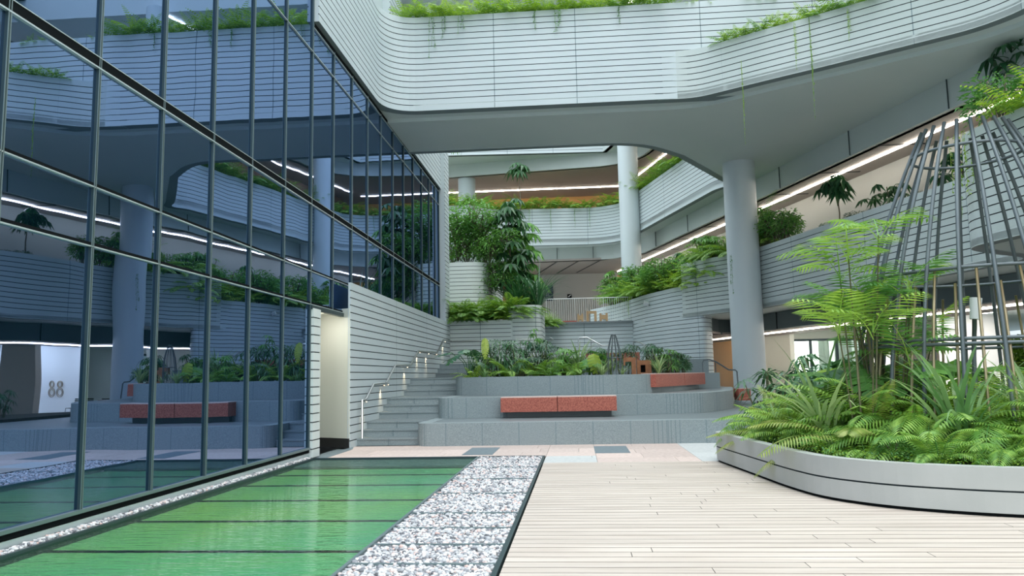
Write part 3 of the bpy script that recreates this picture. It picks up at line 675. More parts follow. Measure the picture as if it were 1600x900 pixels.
mb = MB(); mb.tube([(3.9, 24.7, .96), (3.9, 24.7, 1.75), (3.94, 24.7, 1.84), (4.12, 24.7, 1.85), (4.32, 24.7, 1.78), (4.7, 24.7, 1.52), (4.9, 24.7, 1.51), (4.95, 24.7, 1.46), (4.97, 24.7, .86)], .022, 'darksteel', 8); mb.tube([(4.3, 24.7, 1.77), (4.3, 24.7, .96)], .013, 'darksteel', 6)
tag(mb.build('handrail', smooth=True), 'dark bent handrail in front of the orange door', 'handrail')
# benches
b1 = empty('stone_bench', (-.5, 18.4, .64)); tag(b1, 'long red granite bench projecting from the middle step', 'bench')
for x0, x1 in ((-1.82, -.51), (-.495, .86)):
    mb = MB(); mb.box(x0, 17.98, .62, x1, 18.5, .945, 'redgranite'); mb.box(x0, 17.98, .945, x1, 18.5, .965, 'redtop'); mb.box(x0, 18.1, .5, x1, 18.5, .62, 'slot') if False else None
    o = mb.build('seat_block', b1); o.location = (.5, -18.4, -.64)
mb = MB(); mb.box(-1.7, 18.3, .48, .75, 18.9, .63, 'granitetop'); o = mb.build('base', b1); o.location = (.5, -18.4, -.64)
b2 = empty('stone_bench', (2.7, 21.8, 1.1)); tag(b2, 'shorter red granite bench on the top step beside the orange door', 'bench')
p0 = Vector((1.98, 20.1)); p1 = Vector((3.85, 24.0)); d = (p1 - p0).normalized(); nn = Vector((-d.y, d.x))
for t0, t1 in ((0, .54), (.545, 1)):
    a, b_ = p0.lerp(p1, t0), p0.lerp(p1, t1); q = [a, b_, b_ + nn * .4, a + nn * .4]
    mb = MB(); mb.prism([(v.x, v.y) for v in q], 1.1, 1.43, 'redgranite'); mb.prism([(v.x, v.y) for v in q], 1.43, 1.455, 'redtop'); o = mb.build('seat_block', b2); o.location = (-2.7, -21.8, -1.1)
mb = MB(); mb.box(.3, 29.0, 1.92, 2.3, 29.45, 2.25, 'redgranite', top='redtop'); tag(mb.build('stone_bench'), 'distant red granite bench seen through the plants behind the trellis', 'bench')
mb = MB(); mb.box(4.75, 23.6, .6, 5.1, 24.3, .95, 'redgranite', top='redtop'); tag(mb.build('stone_bench'), 'red granite block end peeping out beside the ferns on the right', 'bench')
# terrace railing
rl = empty('railing', (.5, 34.6, 3.8)); tag(rl, 'thin white metal railing along the back terrace edge', 'railing')
mb = MB(); mb.tube([(-1.4, 34.62, 4.88), (2.55, 34.62, 4.88)], .018, 'camera', 6); mb.tube([(-1.4, 34.62, 3.86), (2.55, 34.62, 3.86)], .012, 'camera', 6); o = mb.build('top_rail', rl); o.location = (-.5, -34.6, -3.8)
mb = MB(); mb.tube([(0, 0, .02), (0, 0, 1.08)], .008, 'camera', 5); bal = mb.mesh('baluster')
mb = MB(); mb.tube([(0, 0, 0), (0, 0, 1.08)], .018, 'camera', 6); pst = mb.mesh('post')
for k in range(40):
    x = -1.35 + k * .0985
    link('post' if k % 13 == 0 else 'baluster', pst if k % 13 == 0 else bal, rl, (x - .5, .02, 0))
# wooden children shapes on terrace
def arch(name, x, y, z, w, h, t, dp, mat, label, inv=False, rz=0, cat='stool'):
    mb = MB()
    mb.box(-w / 2, -dp / 2, 0, -w / 2 + t, dp / 2, h, mat); mb.box(w / 2 - t, -dp / 2, 0, w / 2, dp / 2, h, mat)
    if inv: mb.box(-w / 2 + t, -dp / 2, h * .25, w / 2 - t, dp / 2, h * .8, mat); 
    else: mb.box(-w / 2 + t, -dp / 2, h - t, w / 2 - t, dp / 2, h, mat)
    o = mb.build(name, loc=(x, y, z)); o.rotation_euler.z = rz; tag(o, label, cat); return o
arch('wooden_stool', .16, 34.42, 3.8, .26, .36, .08, .2, 'wood', 'leftmost of the three pale wooden stools on the back terrace', True)
arch('wooden_stool', .66, 34.42, 3.8, .46, .47, .11, .2, 'wood', 'tallest pale wooden arch in the middle of the back terrace')
arch('wooden_stool', 1.2, 34.42, 3.8, .36, .36, .09, .2, 'wood', 'right pale wooden stool on the back terrace by the gridded railing', True)
mb = MB(); mb.box(-.62, 34.32, 3.8, 0, 34.5, 3.86, 'redgranite'); tag(mb.build('stone_slab'), 'low red granite slab lying on the terrace coping', 'slab')
# rust coloured shapes in the top planter
mb = MB(); mb.box(-.22, -.08, .52, .22, .08, .66, 'corten'); mb.box(.06, -.08, 0, .22, .08, .52, 'corten'); mb.box(-.22, -.08, .4, -.16, .08, .52, 'corten'); o = mb.build('metal_figure', loc=(1.38, 20.9, 1.36)); o.scale = (.75, .75, .8); tag(o, 'rust coloured metal block shaped like a seven among the plants', 'sculpture')
mb = MB(); mb.box(-.24, -.12, 0, -.12, .12, .5, 'corten'); mb.box(.04, -.12, 0, .24, .12, .5, 'corten'); mb.box(-.12, -.12, .36, .04, .12, .5, 'corten'); mb.box(-.12, -.12, 0, .04, .12, .14, 'corten'); mb.box(-.12, .06, .14, .04, .12, .36, 'black'); o = mb.build('metal_figure', loc=(1.78, 21.2, 1.36)); o.scale = (.8, .8, .9); tag(o, 'rust coloured metal box with a square hole beside the dark green shrub', 'sculpture')
# obelisk trellis
ob = empty('obelisk_trellis', (.95, 20.4, 1.38)); tag(ob, 'dark metal obelisk trellis standing in the top planter', 'trellis')
for k in range(10):
    an = 2 * pi * k / 10; mb = MB()
    prof = [(.16, 0), (.19, .25), (.185, .5), (.15, .75), (.10, .95), (.055, 1.1)]
    mb.tube([(r * cos(an), r * sin(an), z) for r, z in prof], .011, 'darksteel', 5); mb.build('bar', ob, True)
for r, z in ((.185, .5), (.055, 1.1)):
    mb = MB(); mb.tube([(r * cos(t * pi / 10), r * sin(t * pi / 10), z) for t in range(21)], .01, 'darksteel', 5); mb.build('ring', ob)
# signs and fittings on back wall
mb = MB(); mb.box(-1.95, 47.93, 6.1, -1.43, 48.0, 7.05, 'sign')
for k in range(7): mb.box(-1.87, 47.92, 6.92 - k * .1, -1.87 + .12 + .05 * (k % 3), 47.93, 6.935 - k * .1, 'signwhite')
tag(mb.build('notice_board'), 'dark blue upright notice board on the back terrace wall', 'notice board')
mb = MB(); mb.box(-.55, 47.9, 6.24, -.27, 48.0, 6.48, 'black'); mb.poly([(-.52, 47.89, 6.32), (-.45, 47.89, 6.30), (-.30, 47.89, 6.42), (-.31, 47.89, 6.45)], 'signwhite'); tag(mb.build('wall_sign'), 'small black square sign with a white stroke on the terrace wall', 'sign')
def flood(x, y, z, label, s=1, rz=0):
    f = empty('floodlight', (x, y, z), rz); tag(f, label, 'floodlight')
    mb = MB(); mb.box(-.14 * s, -.1 * s, -.08 * s, .14 * s, .1 * s, .08 * s, 'camera'); o = mb.build('housing', f); o.rotation_euler = (.5, .3, 0)
    mb = MB(); mb.tube([(0, .05, 0), (0, .2 * s, .12 * s)], .02 * s, 'camera', 6); mb.build('bracket', f)
flood(2.9, 32.2, 4.35, 'small white floodlight on the clad planter right of the terrace', .8)
a = W(12.9, 24.4); flood(a[0] - .1, a[1] + .4, 3.35, 'white floodlight under the first floor soffit left of the near column', 1.2)

# ------------------------------------------------------------------ right planter and cage
PP = smooth_path([(10.5, 8.0), (7.0, 7.75), (5.0, 7.75), (4.0, 8.02), (3.2, 8.5), (2.72, 9.15), (2.55, 10.0), (2.42, 11.2), (2.26, 12.6), (2.2, 13.2), (2.6, 13.6), (5, 15.2), (8, 16.2), (10.5, 16)], .45, 5)
pl = empty('stone_planter', (4, 10, 0)); tag(pl, 'large low curved grey planter on the deck at the right', 'planter')
mb = MB(); mb.prism(offset_path(PP, -.03), -.02, .06, 'black'); ribbon(mb, PP, .035, .475, course=.22, gap=.018, inset=.02, thick=.14, side=-1, mat='planter'); o = mb.build('wall', pl); o.location = (-4, -10, 0)
mb = MB(); mb.prism(offset_path(PP, -.1), .0, .40, 'soil'); o = mb.build('soil', pl); o.location = (-4, -10, 0)
CX, CY = 5.53, 11.05
cage = empty('garden_cage', (CX, CY, .4)); tag(cage, 'tall bell shaped cage of dark steel bars standing in the right planter', 'cage')
def CR(z):
    t = (z - .4) / 4.4; t = max(0, min(1, t)); return 1.68 - .16 * t - .98 * t ** 2.0
for k in range(22):
    an = 2 * pi * (k + .4) / 22; mb = MB()
    zs = [.38 + (4.80 - .38) * i / 12 for i in range(13)]
    mb.tube([(CR(z) * cos(an), CR(z) * sin(an), z - .4) for z in zs], .026, 'darksteel', 8); mb.build('bar', cage, True)
for z, off in ((4.42, 0.02), (2.70, .03), (1.80, .03), (1.74, -.08)):
    r = CR(z) + (-off if z > 2 else -.02); mb = MB(); mb.tube([(r * cos(t * pi / 24), r * sin(t * pi / 24), z - .4) for t in range(49)], .022, 'darksteel', 8, False); mb.build('ring', cage, True)
for k in range(34):
    an = 2 * pi * k / 34; h = 2.70 if k % 2 else 2.5; mb = MB()
    zs = [.38 + (h - .38) * i / 5 for i in range(6)]
    mb.tube([((CR(z) - .07) * cos(an), (CR(z) - .07) * sin(an), z - .4) for z in zs], .018, 'bronze', 6); mb.build('rod', cage, True)
fl = empty('garden_spotlight', (5.2, 10.6, .4)); tag(fl, 'white capped spotlight on a leaning dark pole inside the cage', 'spotlight')
mb = MB(); mb.tube([(-.07, 0, 0), (-.02, 0, 1.2), (.03, 0, 1.68)], .03, 'darksteel', 8); mb.build('pole', fl, True)
mb = MB(); mb.tube([(.03, 0, 1.68), (.07, 0, 1.96)], [.06, .075], 'camera', 12); mb.build('lamp_head', fl, True, sharp=40)
# chairs seen in the mirror
def chair(x, y, rz, label):
    c = empty('cafe_chair', (x, y, 0), rz); tag(c, label, 'chair', 'black slatted chairs by the white wall')
    mb = MB(); 
    for k in range(5): mb.box(-.22, -.2 + k * .085, .44, .22, -.14 + k * .085, .46, 'black')
    mb.build('seat', c)
    mb = MB(); 
    for k in range(5): mb.box(-.22, .2 + .01 * k, .5 + k * .075, .22, .22 + .01 * k, .55 + k * .075, 'black')
    mb.build('backrest', c)
    for sx in (-.2, .2):
        for sy in (-.2, .2):
            mb = MB(); mb.tube([(sx, sy, .45), (sx * 1.15, sy * 1.2, 0)], .012, 'black', 6); mb.build('leg', c)
chair(11.6, 31.9, .4, 'black slatted chair nearest the tan pier'); chair(10.8, 31.6, -.2, 'middle black slatted chair before the white wall'); chair(10.2, 31.8, .1, 'black slatted chair closest to the ground floor windows')
# ------------------------------------------------------------------ plants
ZV = Vector((0, 0, 1))
def leafq(mb, p, d, L, w, mat, nrm=None, bend=.15):
    """pointed leaf of two folded halves"""
    d = d.normalized(); s = d.cross(nrm or ZV)
    if s.length < .01: s = Vector((1, 0, 0))
    s.normalize(); n = s.cross(d)
    m = p + d * L * .45 + n * w * .15; t = p + d * L - ZV * L * bend
    b = len(mb.v); mb.v += [tuple(p), tuple(m + s * w * .5), tuple(t), tuple(m - s * w * .5)]
    mb.face([b, b + 1, b + 2, b + 3], mat)
def blade(mb, p, az, L, w, lean, droop, mat, n=5, mat2=None):
    """strap leaf that rises and arches over"""
    h = Vector((cos(az), sin(az), 0)); s = Vector((-sin(az), cos(az), 0)); pts = []; q = Vector(p); ang = lean
    for i in range(n + 1):
        pts.append(q.copy()); q = q + (h * sin(ang) + ZV * cos(ang)) * (L / n); ang += droop / n
    b = len(mb.v)
    for i, q in enumerate(pts):
        t = i / n; ww = w * (.55 + 1.4 * t * (1 - t)) * (1 - t ** 3) * .5 + .001
        mb.v += [tuple(q - s * ww), tuple(q + s * ww)]
    for i in range(n): mb.face([b + 2 * i, b + 2 * i + 1, b + 2 * i + 3, b + 2 * i + 2], mat)
    return pts
def frond(mb, p, az, L, lean, droop, mat, npair=14, ll=.1, lw=.025, stem='mid', vee=.3, sr=.004, start=.12, fall=.25, shape=1.0):
    h = Vector((cos(az), sin(az), 0)); s = Vector((-sin(az), cos(az), 0)); q = Vector(p); ang = lean; pts = []
    n = npair
    for i in range(n + 1):
        pts.append((q.copy(), ang)); q = q + (h * sin(ang) + ZV * cos(ang)) * (L / n); ang += droop / n
    # stem as a thin strip
    b = len(mb.v)
    for i in range(0, n + 1, 2):
        c = pts[i][0]; w = sr * (1.3 - i / n); mb.v += [tuple(c - s * w), tuple(c + s * w)]
    for i in range(len(range(0, n + 1, 2)) - 1): mb.face([b + 2 * i, b + 2 * i + 1, b + 2 * i + 3, b + 2 * i + 2], stem)
    for i in range(1, n + 1):
        t = i / n
        if t < start: continue
        c, a = pts[i]; fw = h * sin(a) + ZV * cos(a); up = fw.cross(s) * -1
        l = ll * (sin(pi * min(1, (t - start * .6) / (1.02 - start * .6)) ** .8) ** .6 * shape + .12)
        for sd in (-1, 1):
            d = s * sd * 1.0 + fw * (.35 + .5 * t) + up * vee * .5
            leafq(mb, c, d, l, lw, mat, up, fall)
def radial(mb, p, axis, n, L, w, mat, tilt=.3, bend=.3, a0=0):
    """whorl of leaflets around a point (umbrella leaf)"""
    axis = axis.normalized(); u = axis.cross(Vector((.3, .9, .1))).normalized(); v = axis.cross(u)
    for k in range(n):
        a = a0 + 2 * pi * k / n; d = u * cos(a) + v * sin(a) - ZV * tilt
        leafq(mb, p, d, L, w, mat, axis, bend)
def bigleaf(mb, p, d, L, w, mat, lobes=5):
    """lobed monstera-like leaf"""
    d = d.normalized(); s = d.cross(ZV); s = s.normalized() if s.length > .01 else Vector((1, 0, 0)); n = s.cross(d)
    mid = [p + d * L * t - n * (.25 * L * t * t) for t in [i / lobes for i in range(lobes + 1)]]
    for sd in (-1, 1):
        for i in range(lobes):
            a, b_ = mid[i], mid[i + 1]; t = (i + .5) / lobes; ww = w * .5 * (1 - (2 * t - .75) ** 2 * .55)
            o1 = a + s * sd * ww * .95 + d * L * .10 - n * ww * .25; o2 = a.lerp(b_, .62) + s * sd * ww + d * L * .12 - n * ww * .3
            bb = len(mb.v); mb.v += [tuple(a), tuple(o1), tuple(o2), tuple(b_)]; mb.face([bb, bb + 1, bb + 2, bb + 3], mat)
def fernmesh(seed, nf=13, L=.55, mat='fern', ll=.085, lw=.028, npair=13, lean=(.15, .9), droop=(.9, 1.7)):
    r = random.Random(seed); mb = MB()
    for k in range(nf):
        az = 2 * pi * k / nf + r.uniform(-.3, .3); frond(mb, (0.02 * cos(az), .02 * sin(az), 0), az, L * r.uniform(.7, 1.15), r.uniform(*lean), r.uniform(*droop), mat, npair, ll * r.uniform(.85, 1.15), lw)
    return mb
def strapmesh(seed, n=34, L=.6, w=.022, mat='pale'):
    r = random.Random(seed); mb = MB()
    for k in range(n): blade(mb, (r.uniform(-.04, .04), r.uniform(-.04, .04), 0), r.uniform(0, 6.28), L * r.uniform(.6, 1.2), w * r.uniform(.7, 1.3), r.uniform(.05, .5), r.uniform(.6, 1.9), mat, 6)
    return mb
def bushmesh(seed, R=.4, H=.6, n=420, L=.08, w=.03, mat='mid', lobesn=3):
    r = random.Random(seed); mb = MB()
    for k in range(9):
        a = r.random() * 6.28; rr = R * r.uniform(.2, .8); mb.tube([(0, 0, 0), (rr * .4 * cos(a), rr * .4 * sin(a), H * .45), (rr * cos(a), rr * sin(a), H * r.uniform(.6, .95))], .008, 'bark', 4, False)
    for k in range(n):
        th = r.random() * 6.28; u = r.random(); ph = r.uniform(-.4, 1.4)
        rad = r.uniform(.55, 1.0); c = Vector((R * rad * cos(th) * cos(ph * .8), R * rad * sin(th) * cos(ph * .8), H * (.5 + .5 * rad * sin(ph))))
        d = Vector((cos(th) + r.uniform(-.8, .8), sin(th) + r.uniform(-.8, .8), r.uniform(-.6, .7)))
        leafq(mb, c, d, L * r.uniform(.6, 1.3), w * r.uniform(.8, 1.2), mat, Vector((r.uniform(-.4, .4), r.uniform(-.4, .4), 1)), .2)
    return mb
def monsteramesh(seed, n=9, H=.6, L=.32, mat='dark'):
    r = random.Random(seed); mb = MB()
    for k in range(n):
        a = 2 * pi * k / n + r.uniform(-.4, .4); rr = r.uniform(.12, .38); h = H * r.uniform(.5, 1.05); p = Vector((rr * cos(a), rr * sin(a), h))
        mb.tube([(0, 0, 0), (p.x * .35, p.y * .35, h * .65), tuple(p)], .007, mat, 4, False)
        bigleaf(mb, p, Vector((cos(a), sin(a), r.uniform(-.7, .25))), L * r.uniform(.75, 1.2), L * r.uniform(.7, .95), mat)
    return mb
def rhapismesh(seed, n=22, H=.6, mat='dark', L=.2, w=.028, R=.3):
    """shrub of stems carrying finger leaves"""
    r = random.Random(seed); mb = MB()
    for k in range(n):
        a = r.random() * 6.28; rr = R * r.uniform(.1, 1.0); h = H * r.uniform(.35, 1.05); p = Vector((rr * cos(a), rr * sin(a), h))
        mb.tube([(rr * .4 * cos(a), rr * .4 * sin(a), 0), (rr * .7 * cos(a), rr * .7 * sin(a), h * .6), tuple(p)], .005, 'cane', 4, False)
        radial(mb, p, Vector((cos(a) * .5, sin(a) * .5, 1)), r.choice([7, 8, 9]), L * r.uniform(.7, 1.15), w, mat, r.uniform(-.1, .5), .35, r.random())
    return mb
def vinemesh(seed, L=1.0, n=40, mat='mid', leaf=.05, spread=.05, strands=3):
    r = random.Random(seed); mb = MB()
    for s_ in range(strands):
        x, y = r.uniform(-spread, spread) * 2, r.uniform(-.015, .015); LL = L * r.uniform(.55, 1); pts = []; m_ = 8
        for i in range(m_ + 1): pts.append((x, y, -LL * i / m_)); x += r.uniform(-.02, .02); y += r.uniform(-.008, .008)
        mb.tube(pts, .0035, mat, 3, False)
        for k in range(n // strands):
            t = r.random(); i = int(t * m_ * .999); a = Vector(pts[i]).lerp(Vector(pts[i + 1]), t * m_ - i)
            leafq(mb, a, Vector((r.uniform(-1, 1), r.uniform(-1, .2), r.uniform(-1, .3))), leaf * r.uniform(.6, 1.3), leaf * .6, mat, None, .2)
    return mb

def protos(fn, name, cnt, **kw):
    return [fn(100 + i * 7, **kw).mesh(name + str(i)) for i in range(cnt)]
FERN = protos(fernmesh, 'fern_mesh', 3)
FERNB = protos(fernmesh, 'fern_bright_mesh', 3, mat='fernb')
FERNL = protos(fernmesh, 'fern_large_mesh', 2, nf=17, L=.85, ll=.13, lw=.026, npair=22, mat='fern')
FERNP = protos(fernmesh, 'fern_pale_mesh', 2, nf=18, L=.8, ll=.14, lw=.019, npair=28, mat='palm', droop=(1.0, 1.8))
TALLP = protos(fernmesh, 'tall_fern_mesh', 3, nf=17, L=1.15, ll=.19, lw=.02, npair=32, mat='palm', lean=(.05, .7), droop=(1.0, 2.0))
CYCAD = protos(fernmesh, 'cycad_mesh', 2, nf=18, L=.95, ll=.15, lw=.017, npair=38, mat='cycad', lean=(.3, 1.2), droop=(.6, 1.4))
STRAP = protos(strapmesh, 'strap_mesh', 2)
STRAPL = protos(strapmesh, 'strap_large_mesh', 2, n=40, L=.85, w=.034)
STRAPD = protos(strapmesh, 'strap_dark_mesh', 2, n=46, L=1.0, w=.035, mat='dark')
BUSH = protos(bushmesh, 'bush_mesh', 3)
BUSHD = protos(bushmesh, 'bush_dark_mesh', 2, mat='dark')
MONST = protos(monsteramesh, 'monstera_mesh', 2)
MONSTB = protos(monsteramesh, 'monstera_bright_mesh', 2, mat='mid')
RHAP = protos(rhapismesh, 'finger_leaf_mesh', 3)
RHAPM = protos(rhapismesh, 'finger_leaf_mid_mesh', 2, mat='mid', L=.16, w=.04)
VINE = protos(vinemesh, 'vine_mesh', 3)
PS = [1.45]
VINEB = protos(vinemesh, 'vine_bright_mesh', 2, mat='fernb', leaf=.045, n=60)
def put(meshes, name, x, y, z, s, label, cat, group=None, sz=None, rz=None):
    s *= PS[0]
    o = link(name, rnd.choice(meshes), None, (x, y, z), rnd.uniform(0, 6.28) if rz is None else rz, (s, s, s * (sz or rnd.uniform(.85, 1.15))))
    tag(o, label, cat, group); return o
def along(path, d0, d1, step, off, jitter=.08):
    pts = [Vector(p) for p in path]; acc = 0; out = []; d = d0
    L = [0]
    for i in range(1, len(pts)): L.append(L[-1] + (pts[i] - pts[i - 1]).length)
    while d < min(d1, L[-1]):
        for i in range(1, len(pts)):
            if d <= L[i]:
                t = (d - L[i - 1]) / (L[i] - L[i - 1]); p = pts[i - 1].lerp(pts[i], t); tt = (pts[i] - pts[i - 1]).normalized()
                o = off + rnd.uniform(-jitter, jitter); out.append((p.x - tt.y * o, p.y + tt.x * o)); break
        d += step * rnd.uniform(.8, 1.2)
    return out
# ferns along the bridge (top at 11.24)
for i, (x, y) in enumerate(along(BR, 5.6, 12.6, .24, .16)):
    put(FERNB if rnd.random() < .65 else FERN, 'fern', x, y, 11.2, rnd.uniform(.7, 1.1), 'bright green fern growing along the top of the bridge parapet', 'fern', 'ferns along the bridge parapet')
mb = MB(); strip(mb, [p for p in BR if p[0] < 8.7], .25, .9, 11.0, 11.16, 'soil'); tag(mb.build('soil'), 'dark planting strip along the bridge top', 'soil', kind='stuff')
for i, (x, y) in enumerate(along(BR, 12.8, 18, .5, .2)):
    put(FERNB, 'fern', x, y, 11.15, rnd.uniform(.3, .5), 'small fern on the high right part of the bridge parapet top', 'fern', 'small ferns high on the right of the bridge')
for i, (x, y) in enumerate(along(LEDGE, 1.75, 8.5, .2, .12)):
    put(FERNB if rnd.random() < .7 else FERN, 'fern', x, y, 9.86, rnd.uniform(.5, .8), 'bright fern spilling over the curved ledge below the bridge top on the right', 'fern', 'ferns on the curved ledge')
# second floor ring
ln = sum((Vector(VOID[i]) - Vector(VOID[i - 1])).length for i in range(1, len(VOID)))
for i, (x, y) in enumerate(along(VOID, 15.5, ln - 3, .36, -.16)):
    put(FERNB if rnd.random() < .35 else FERN, 'fern', x, y, 10.5, rnd.uniform(1.0, 1.5), 'fern growing along the far second floor parapet', 'fern', 'ferns along the second floor parapet')
# hanging vines
def vine(x, y, z, L, label, b=True, w=1, rz=0):
    o = link('hanging_vine', rnd.choice(VINEB if b else VINE), None, (x, y, z), rz, (w, 1, L)); tag(o, label, 'vine', 'hanging vines'); return o
vine(-3.7, 19.68, 11.2, 1.35, 'longest vine trailing down the left part of the bridge parapet', False)
vine(-3.35, 19.68, 11.2, .7, 'thin vine just right of the longest one on the bridge parapet', False)
vine(-2.9, 19.68, 11.2, .6, 'short vine left of the first panel joint of the bridge parapet', False)
vine(-.85, 19.68, 11.2, .55, 'short vine beside the second panel joint of the bridge parapet', False)
vine(-.25, 19.68, 11.2, .7, 'leafy short vine in the middle of the bridge parapet', False, 1.6)
vine(1.4, 19.68, 11.2, .5, 'faint vine near the right end of the bridge fern row', False)
a = (5.45, 18.25); vine(a[0], a[1], 9.8, 1.2, 'vine trailing from the left end of the curved ledge', True, .5, .6)
vine(5.75, 18.1, 9.8, 2.5, 'very long thin vine hanging far below the curved ledge', True, .25, .6)
vine(6.5, 17.65, 9.8, .8, 'short vine in the middle of the curved ledge', True, .6, .6)
vine(4.3, 18.95, 9.2, 2.2, 'thin stringy vine hanging at the dark vertical joint of the ledge', True, .15, .6)
for x in (-1.2, .1, .9, -2.4): vine(x, 41.0 + .02 * x, 10.4, rnd.uniform(.8, 1.5), 'vine trailing down the front of the far second floor parapet', False)
a = W(11.62, 23.5); vine(a[0], a[1], 5.3, 1.5, 'dark leafy vine hanging close to the nearest column', False, .7, 1.8)
for o in COL.objects:
    pass
# first floor parapet planting (right of the terrace to the near column, then beyond)
for i, (x, y) in enumerate(along(L1P, .3, 5.4, .2, .45, .28)):
    put(rnd.choice([FERNL, BUSH, FERN, RHAPM]), 'parapet_plant', x, y, 5.45 + rnd.uniform(0, .3), rnd.uniform(.8, 1.3), 'leafy green plant on the first floor parapet left of the near column', 'plant', 'shrubs on the first floor parapet')
a = WY(13.1, 30.5)
mb = MB(); r2 = random.Random(5)
for k in range(26):
    az = r2.uniform(0, 6.28); p = (.5 * r2.uniform(-1, 1), .5 * r2.uniform(-1, 1), .3 + r2.random() * 1.4); frond(mb, p, az, .9, r2.uniform(.5, 1.2), .8, 'dark' if k % 2 else 'mid', 14, .16, .02)
for k in range(4): mb.tube([(0, 0, 0), (r2.uniform(-.4, .4), r2.uniform(-.4, .4), 1.5)], .02, 'bark', 5)
o = mb.build('feathery_tree', loc=(WY(13.3, 27.6)[0], 27.6, 5.5)); tag(o, 'airy feathery leaved tree on the first floor left of the near column', 'tree')
for i, (x, y) in enumerate(along(L1P, 7.6, 16, .8, .35, .15)):
    put(BUSHD, 'shrub', x, y, 5.45, rnd.uniform(.3, .6), 'low dark shrub along the first floor parapet right of the near column', 'shrub', 'dark shrubs on the right parapet', sz=.7)
def umbrella(name, x, y, z, H, label, cat='tree', mat='dark', heads=7, R=.7, L=.34, w=.12, leafn=8, seed=1, top=.55, trunk=.03):
    """umbrella tree: trunk > nothing, foliage whorls on arching stalks"""
    r = random.Random(seed); root = empty(name, (x, y, z)); tag(root, label, cat)
    mb = MB(); mf = MB()
    mb.tube([(0, 0, 0), (.05, 0, H * .5), (0, .04, H)], [trunk, trunk * .8, trunk * .5], 'bark', 6)
    for k in range(heads):
        a = 2.4 * k + r.uniform(-.3, .3); h = H * (top + (1 - top) * k / heads); rr = R * r.uniform(.35, 1) * (1 - .45 * k / heads)
        p = Vector((rr * cos(a), rr * sin(a), h + r.uniform(-.1, .25)))
        mb.tube([(0, 0, h - .15), (p.x * .5, p.y * .5, p.z - .02), tuple(p)], trunk * .25, mat, 4, False)
        radial(mf, p, Vector((cos(a) * .35, sin(a) * .35, 1)), leafn, L * r.uniform(.8, 1.15), w, mat, r.uniform(.25, .75), .35, r.random())
    mb.build('trunk', root); mf.build('foliage', root); return root
a = WY(13.2, 26); umbrella('umbrella_tree', 8.1, 24.0, 5.2, 2.1, 'small dark umbrella shaped tree with a yellow fruit cluster on the first floor', heads=12, R=.55, L=.42, w=.14, seed=4, top=.8, trunk=.025)
umbrella('umbrella_tree', 8.9, 22.2, 5.4, 1.2, 'dark spreading shrub on the right parapet below the linear light', heads=14, R=.9, L=.3, w=.1, seed=6, top=.4)
umbrella('umbrella_tree', 9.3, 18.9, 5.4, 1.25, 'dark bushy umbrella plant on the parapet left of the cage', heads=16, R=.8, L=.3, w=.11, seed=8, top=.4)
umbrella('umbrella_tree', 9.9, 17.2, 5.4, 3.3, 'tall dark tree with drooping leaves seen through the top of the cage', heads=16, R=.8, L=.45, w=.12, seed=9, top=.72)
for i, (x, y) in enumerate(along(L1P, 18.0, 25, .33, .25, .2)):
    put(FERNB if rnd.random() < .5 else BUSH, 'parapet_plant', x, y, 5.5, rnd.uniform(.8, 1.3), 'bright green plant on the stepped parapet behind the cage', 'plant', 'bright shrubs behind the cage')
a = W(10.28, 11.75)
for k in range(3): vine(a[0] - .08 + .05 * k, a[1] - .15 * k, 5.6, 1.6 - .3 * k, ('thick', 'second', 'third')[k] + ' bright vine trailing at the corner of the stepped parapet behind the cage', True, 1.6, 1.8)
# overhanging branch top right
def branchtree(name, x, y, z, label, mat, seed, n=26, R=1.0, H=2.0, L=.4, w=.16):
    r = random.Random(seed); root = empty(name, (x, y, z)); tag(root, label, 'tree'); mb = MB(); mf = MB()
    mb.tube([(0, 0, 0), (.1, 0, H * .6), (0, 0, H)], [.05, .035, .02], 'bark', 6)
    for k in range(n):
        a = r.random() * 6.28; rr = R * r.uniform(.2, 1); p = Vector((rr * cos(a), rr * sin(a), H * r.uniform(.5, 1.1)))
        mb.tube([(0, 0, p.z * .8), (p.x * .6, p.y * .6, p.z * .97), tuple(p)], .008, mat, 4, False)
        radial(mf, p, Vector((cos(a) * .6, sin(a) * .6, .8)), 9, L * r.uniform(.7, 1.2), w, mat, r.uniform(.1, .6), .3, r.random())
    mb.build('trunk', root); mf.build('foliage', root)
branchtree('leafy_tree', 8.35, 10.6, 5.4, 'bright green tree leaning in at the right edge above the cage', 'fernb', 3, n=46, R=.95, H=2.0, L=.26, w=.09)
branchtree('leafy_tree', 9.25, 13.0, 8.75, 'dark green broad leaved tree in the top right corner', 'mid', 5, n=34, R=.95, H=1.9, L=.42, w=.15)
# back left plants
for i in range(13):
    put(BUSH, 'shrub', -5.3 + 1.6 * rnd.random(), 31.1 + 1.0 * rnd.random(), 5.8 + .13 * i, rnd.uniform(1.3, 1.8), 'light green leafy shrub filling the taller left planter', 'shrub', 'light green shrubs in the taller left planter')
for i in range(9):
    put(BUSH, 'shrub', -3.7 + .9 * rnd.random(), 30.9 + .5 * rnd.random(), 4.5 + .26 * i, rnd.uniform(.9, 1.35), 'light green shrub trailing beside the taller left planter', 'shrub', 'trailing shrubs at the planter corner')
umbrella('umbrella_tree', -2.75, 31.6, 4.0, 4.7, 'tall umbrella tree with drooping oval leaflets by the orange wall', mat='dark', heads=54, R=1.1, L=.50, w=.19, seed=12, top=.28, trunk=.05)
umbrella('umbrella_tree', -2.2, 32.4, 4.0, 4.0, 'second umbrella tree behind the tall one, leaning right', mat='mid', heads=36, R=1.0, L=.46, w=.17, seed=14, top=.3, trunk=.04)
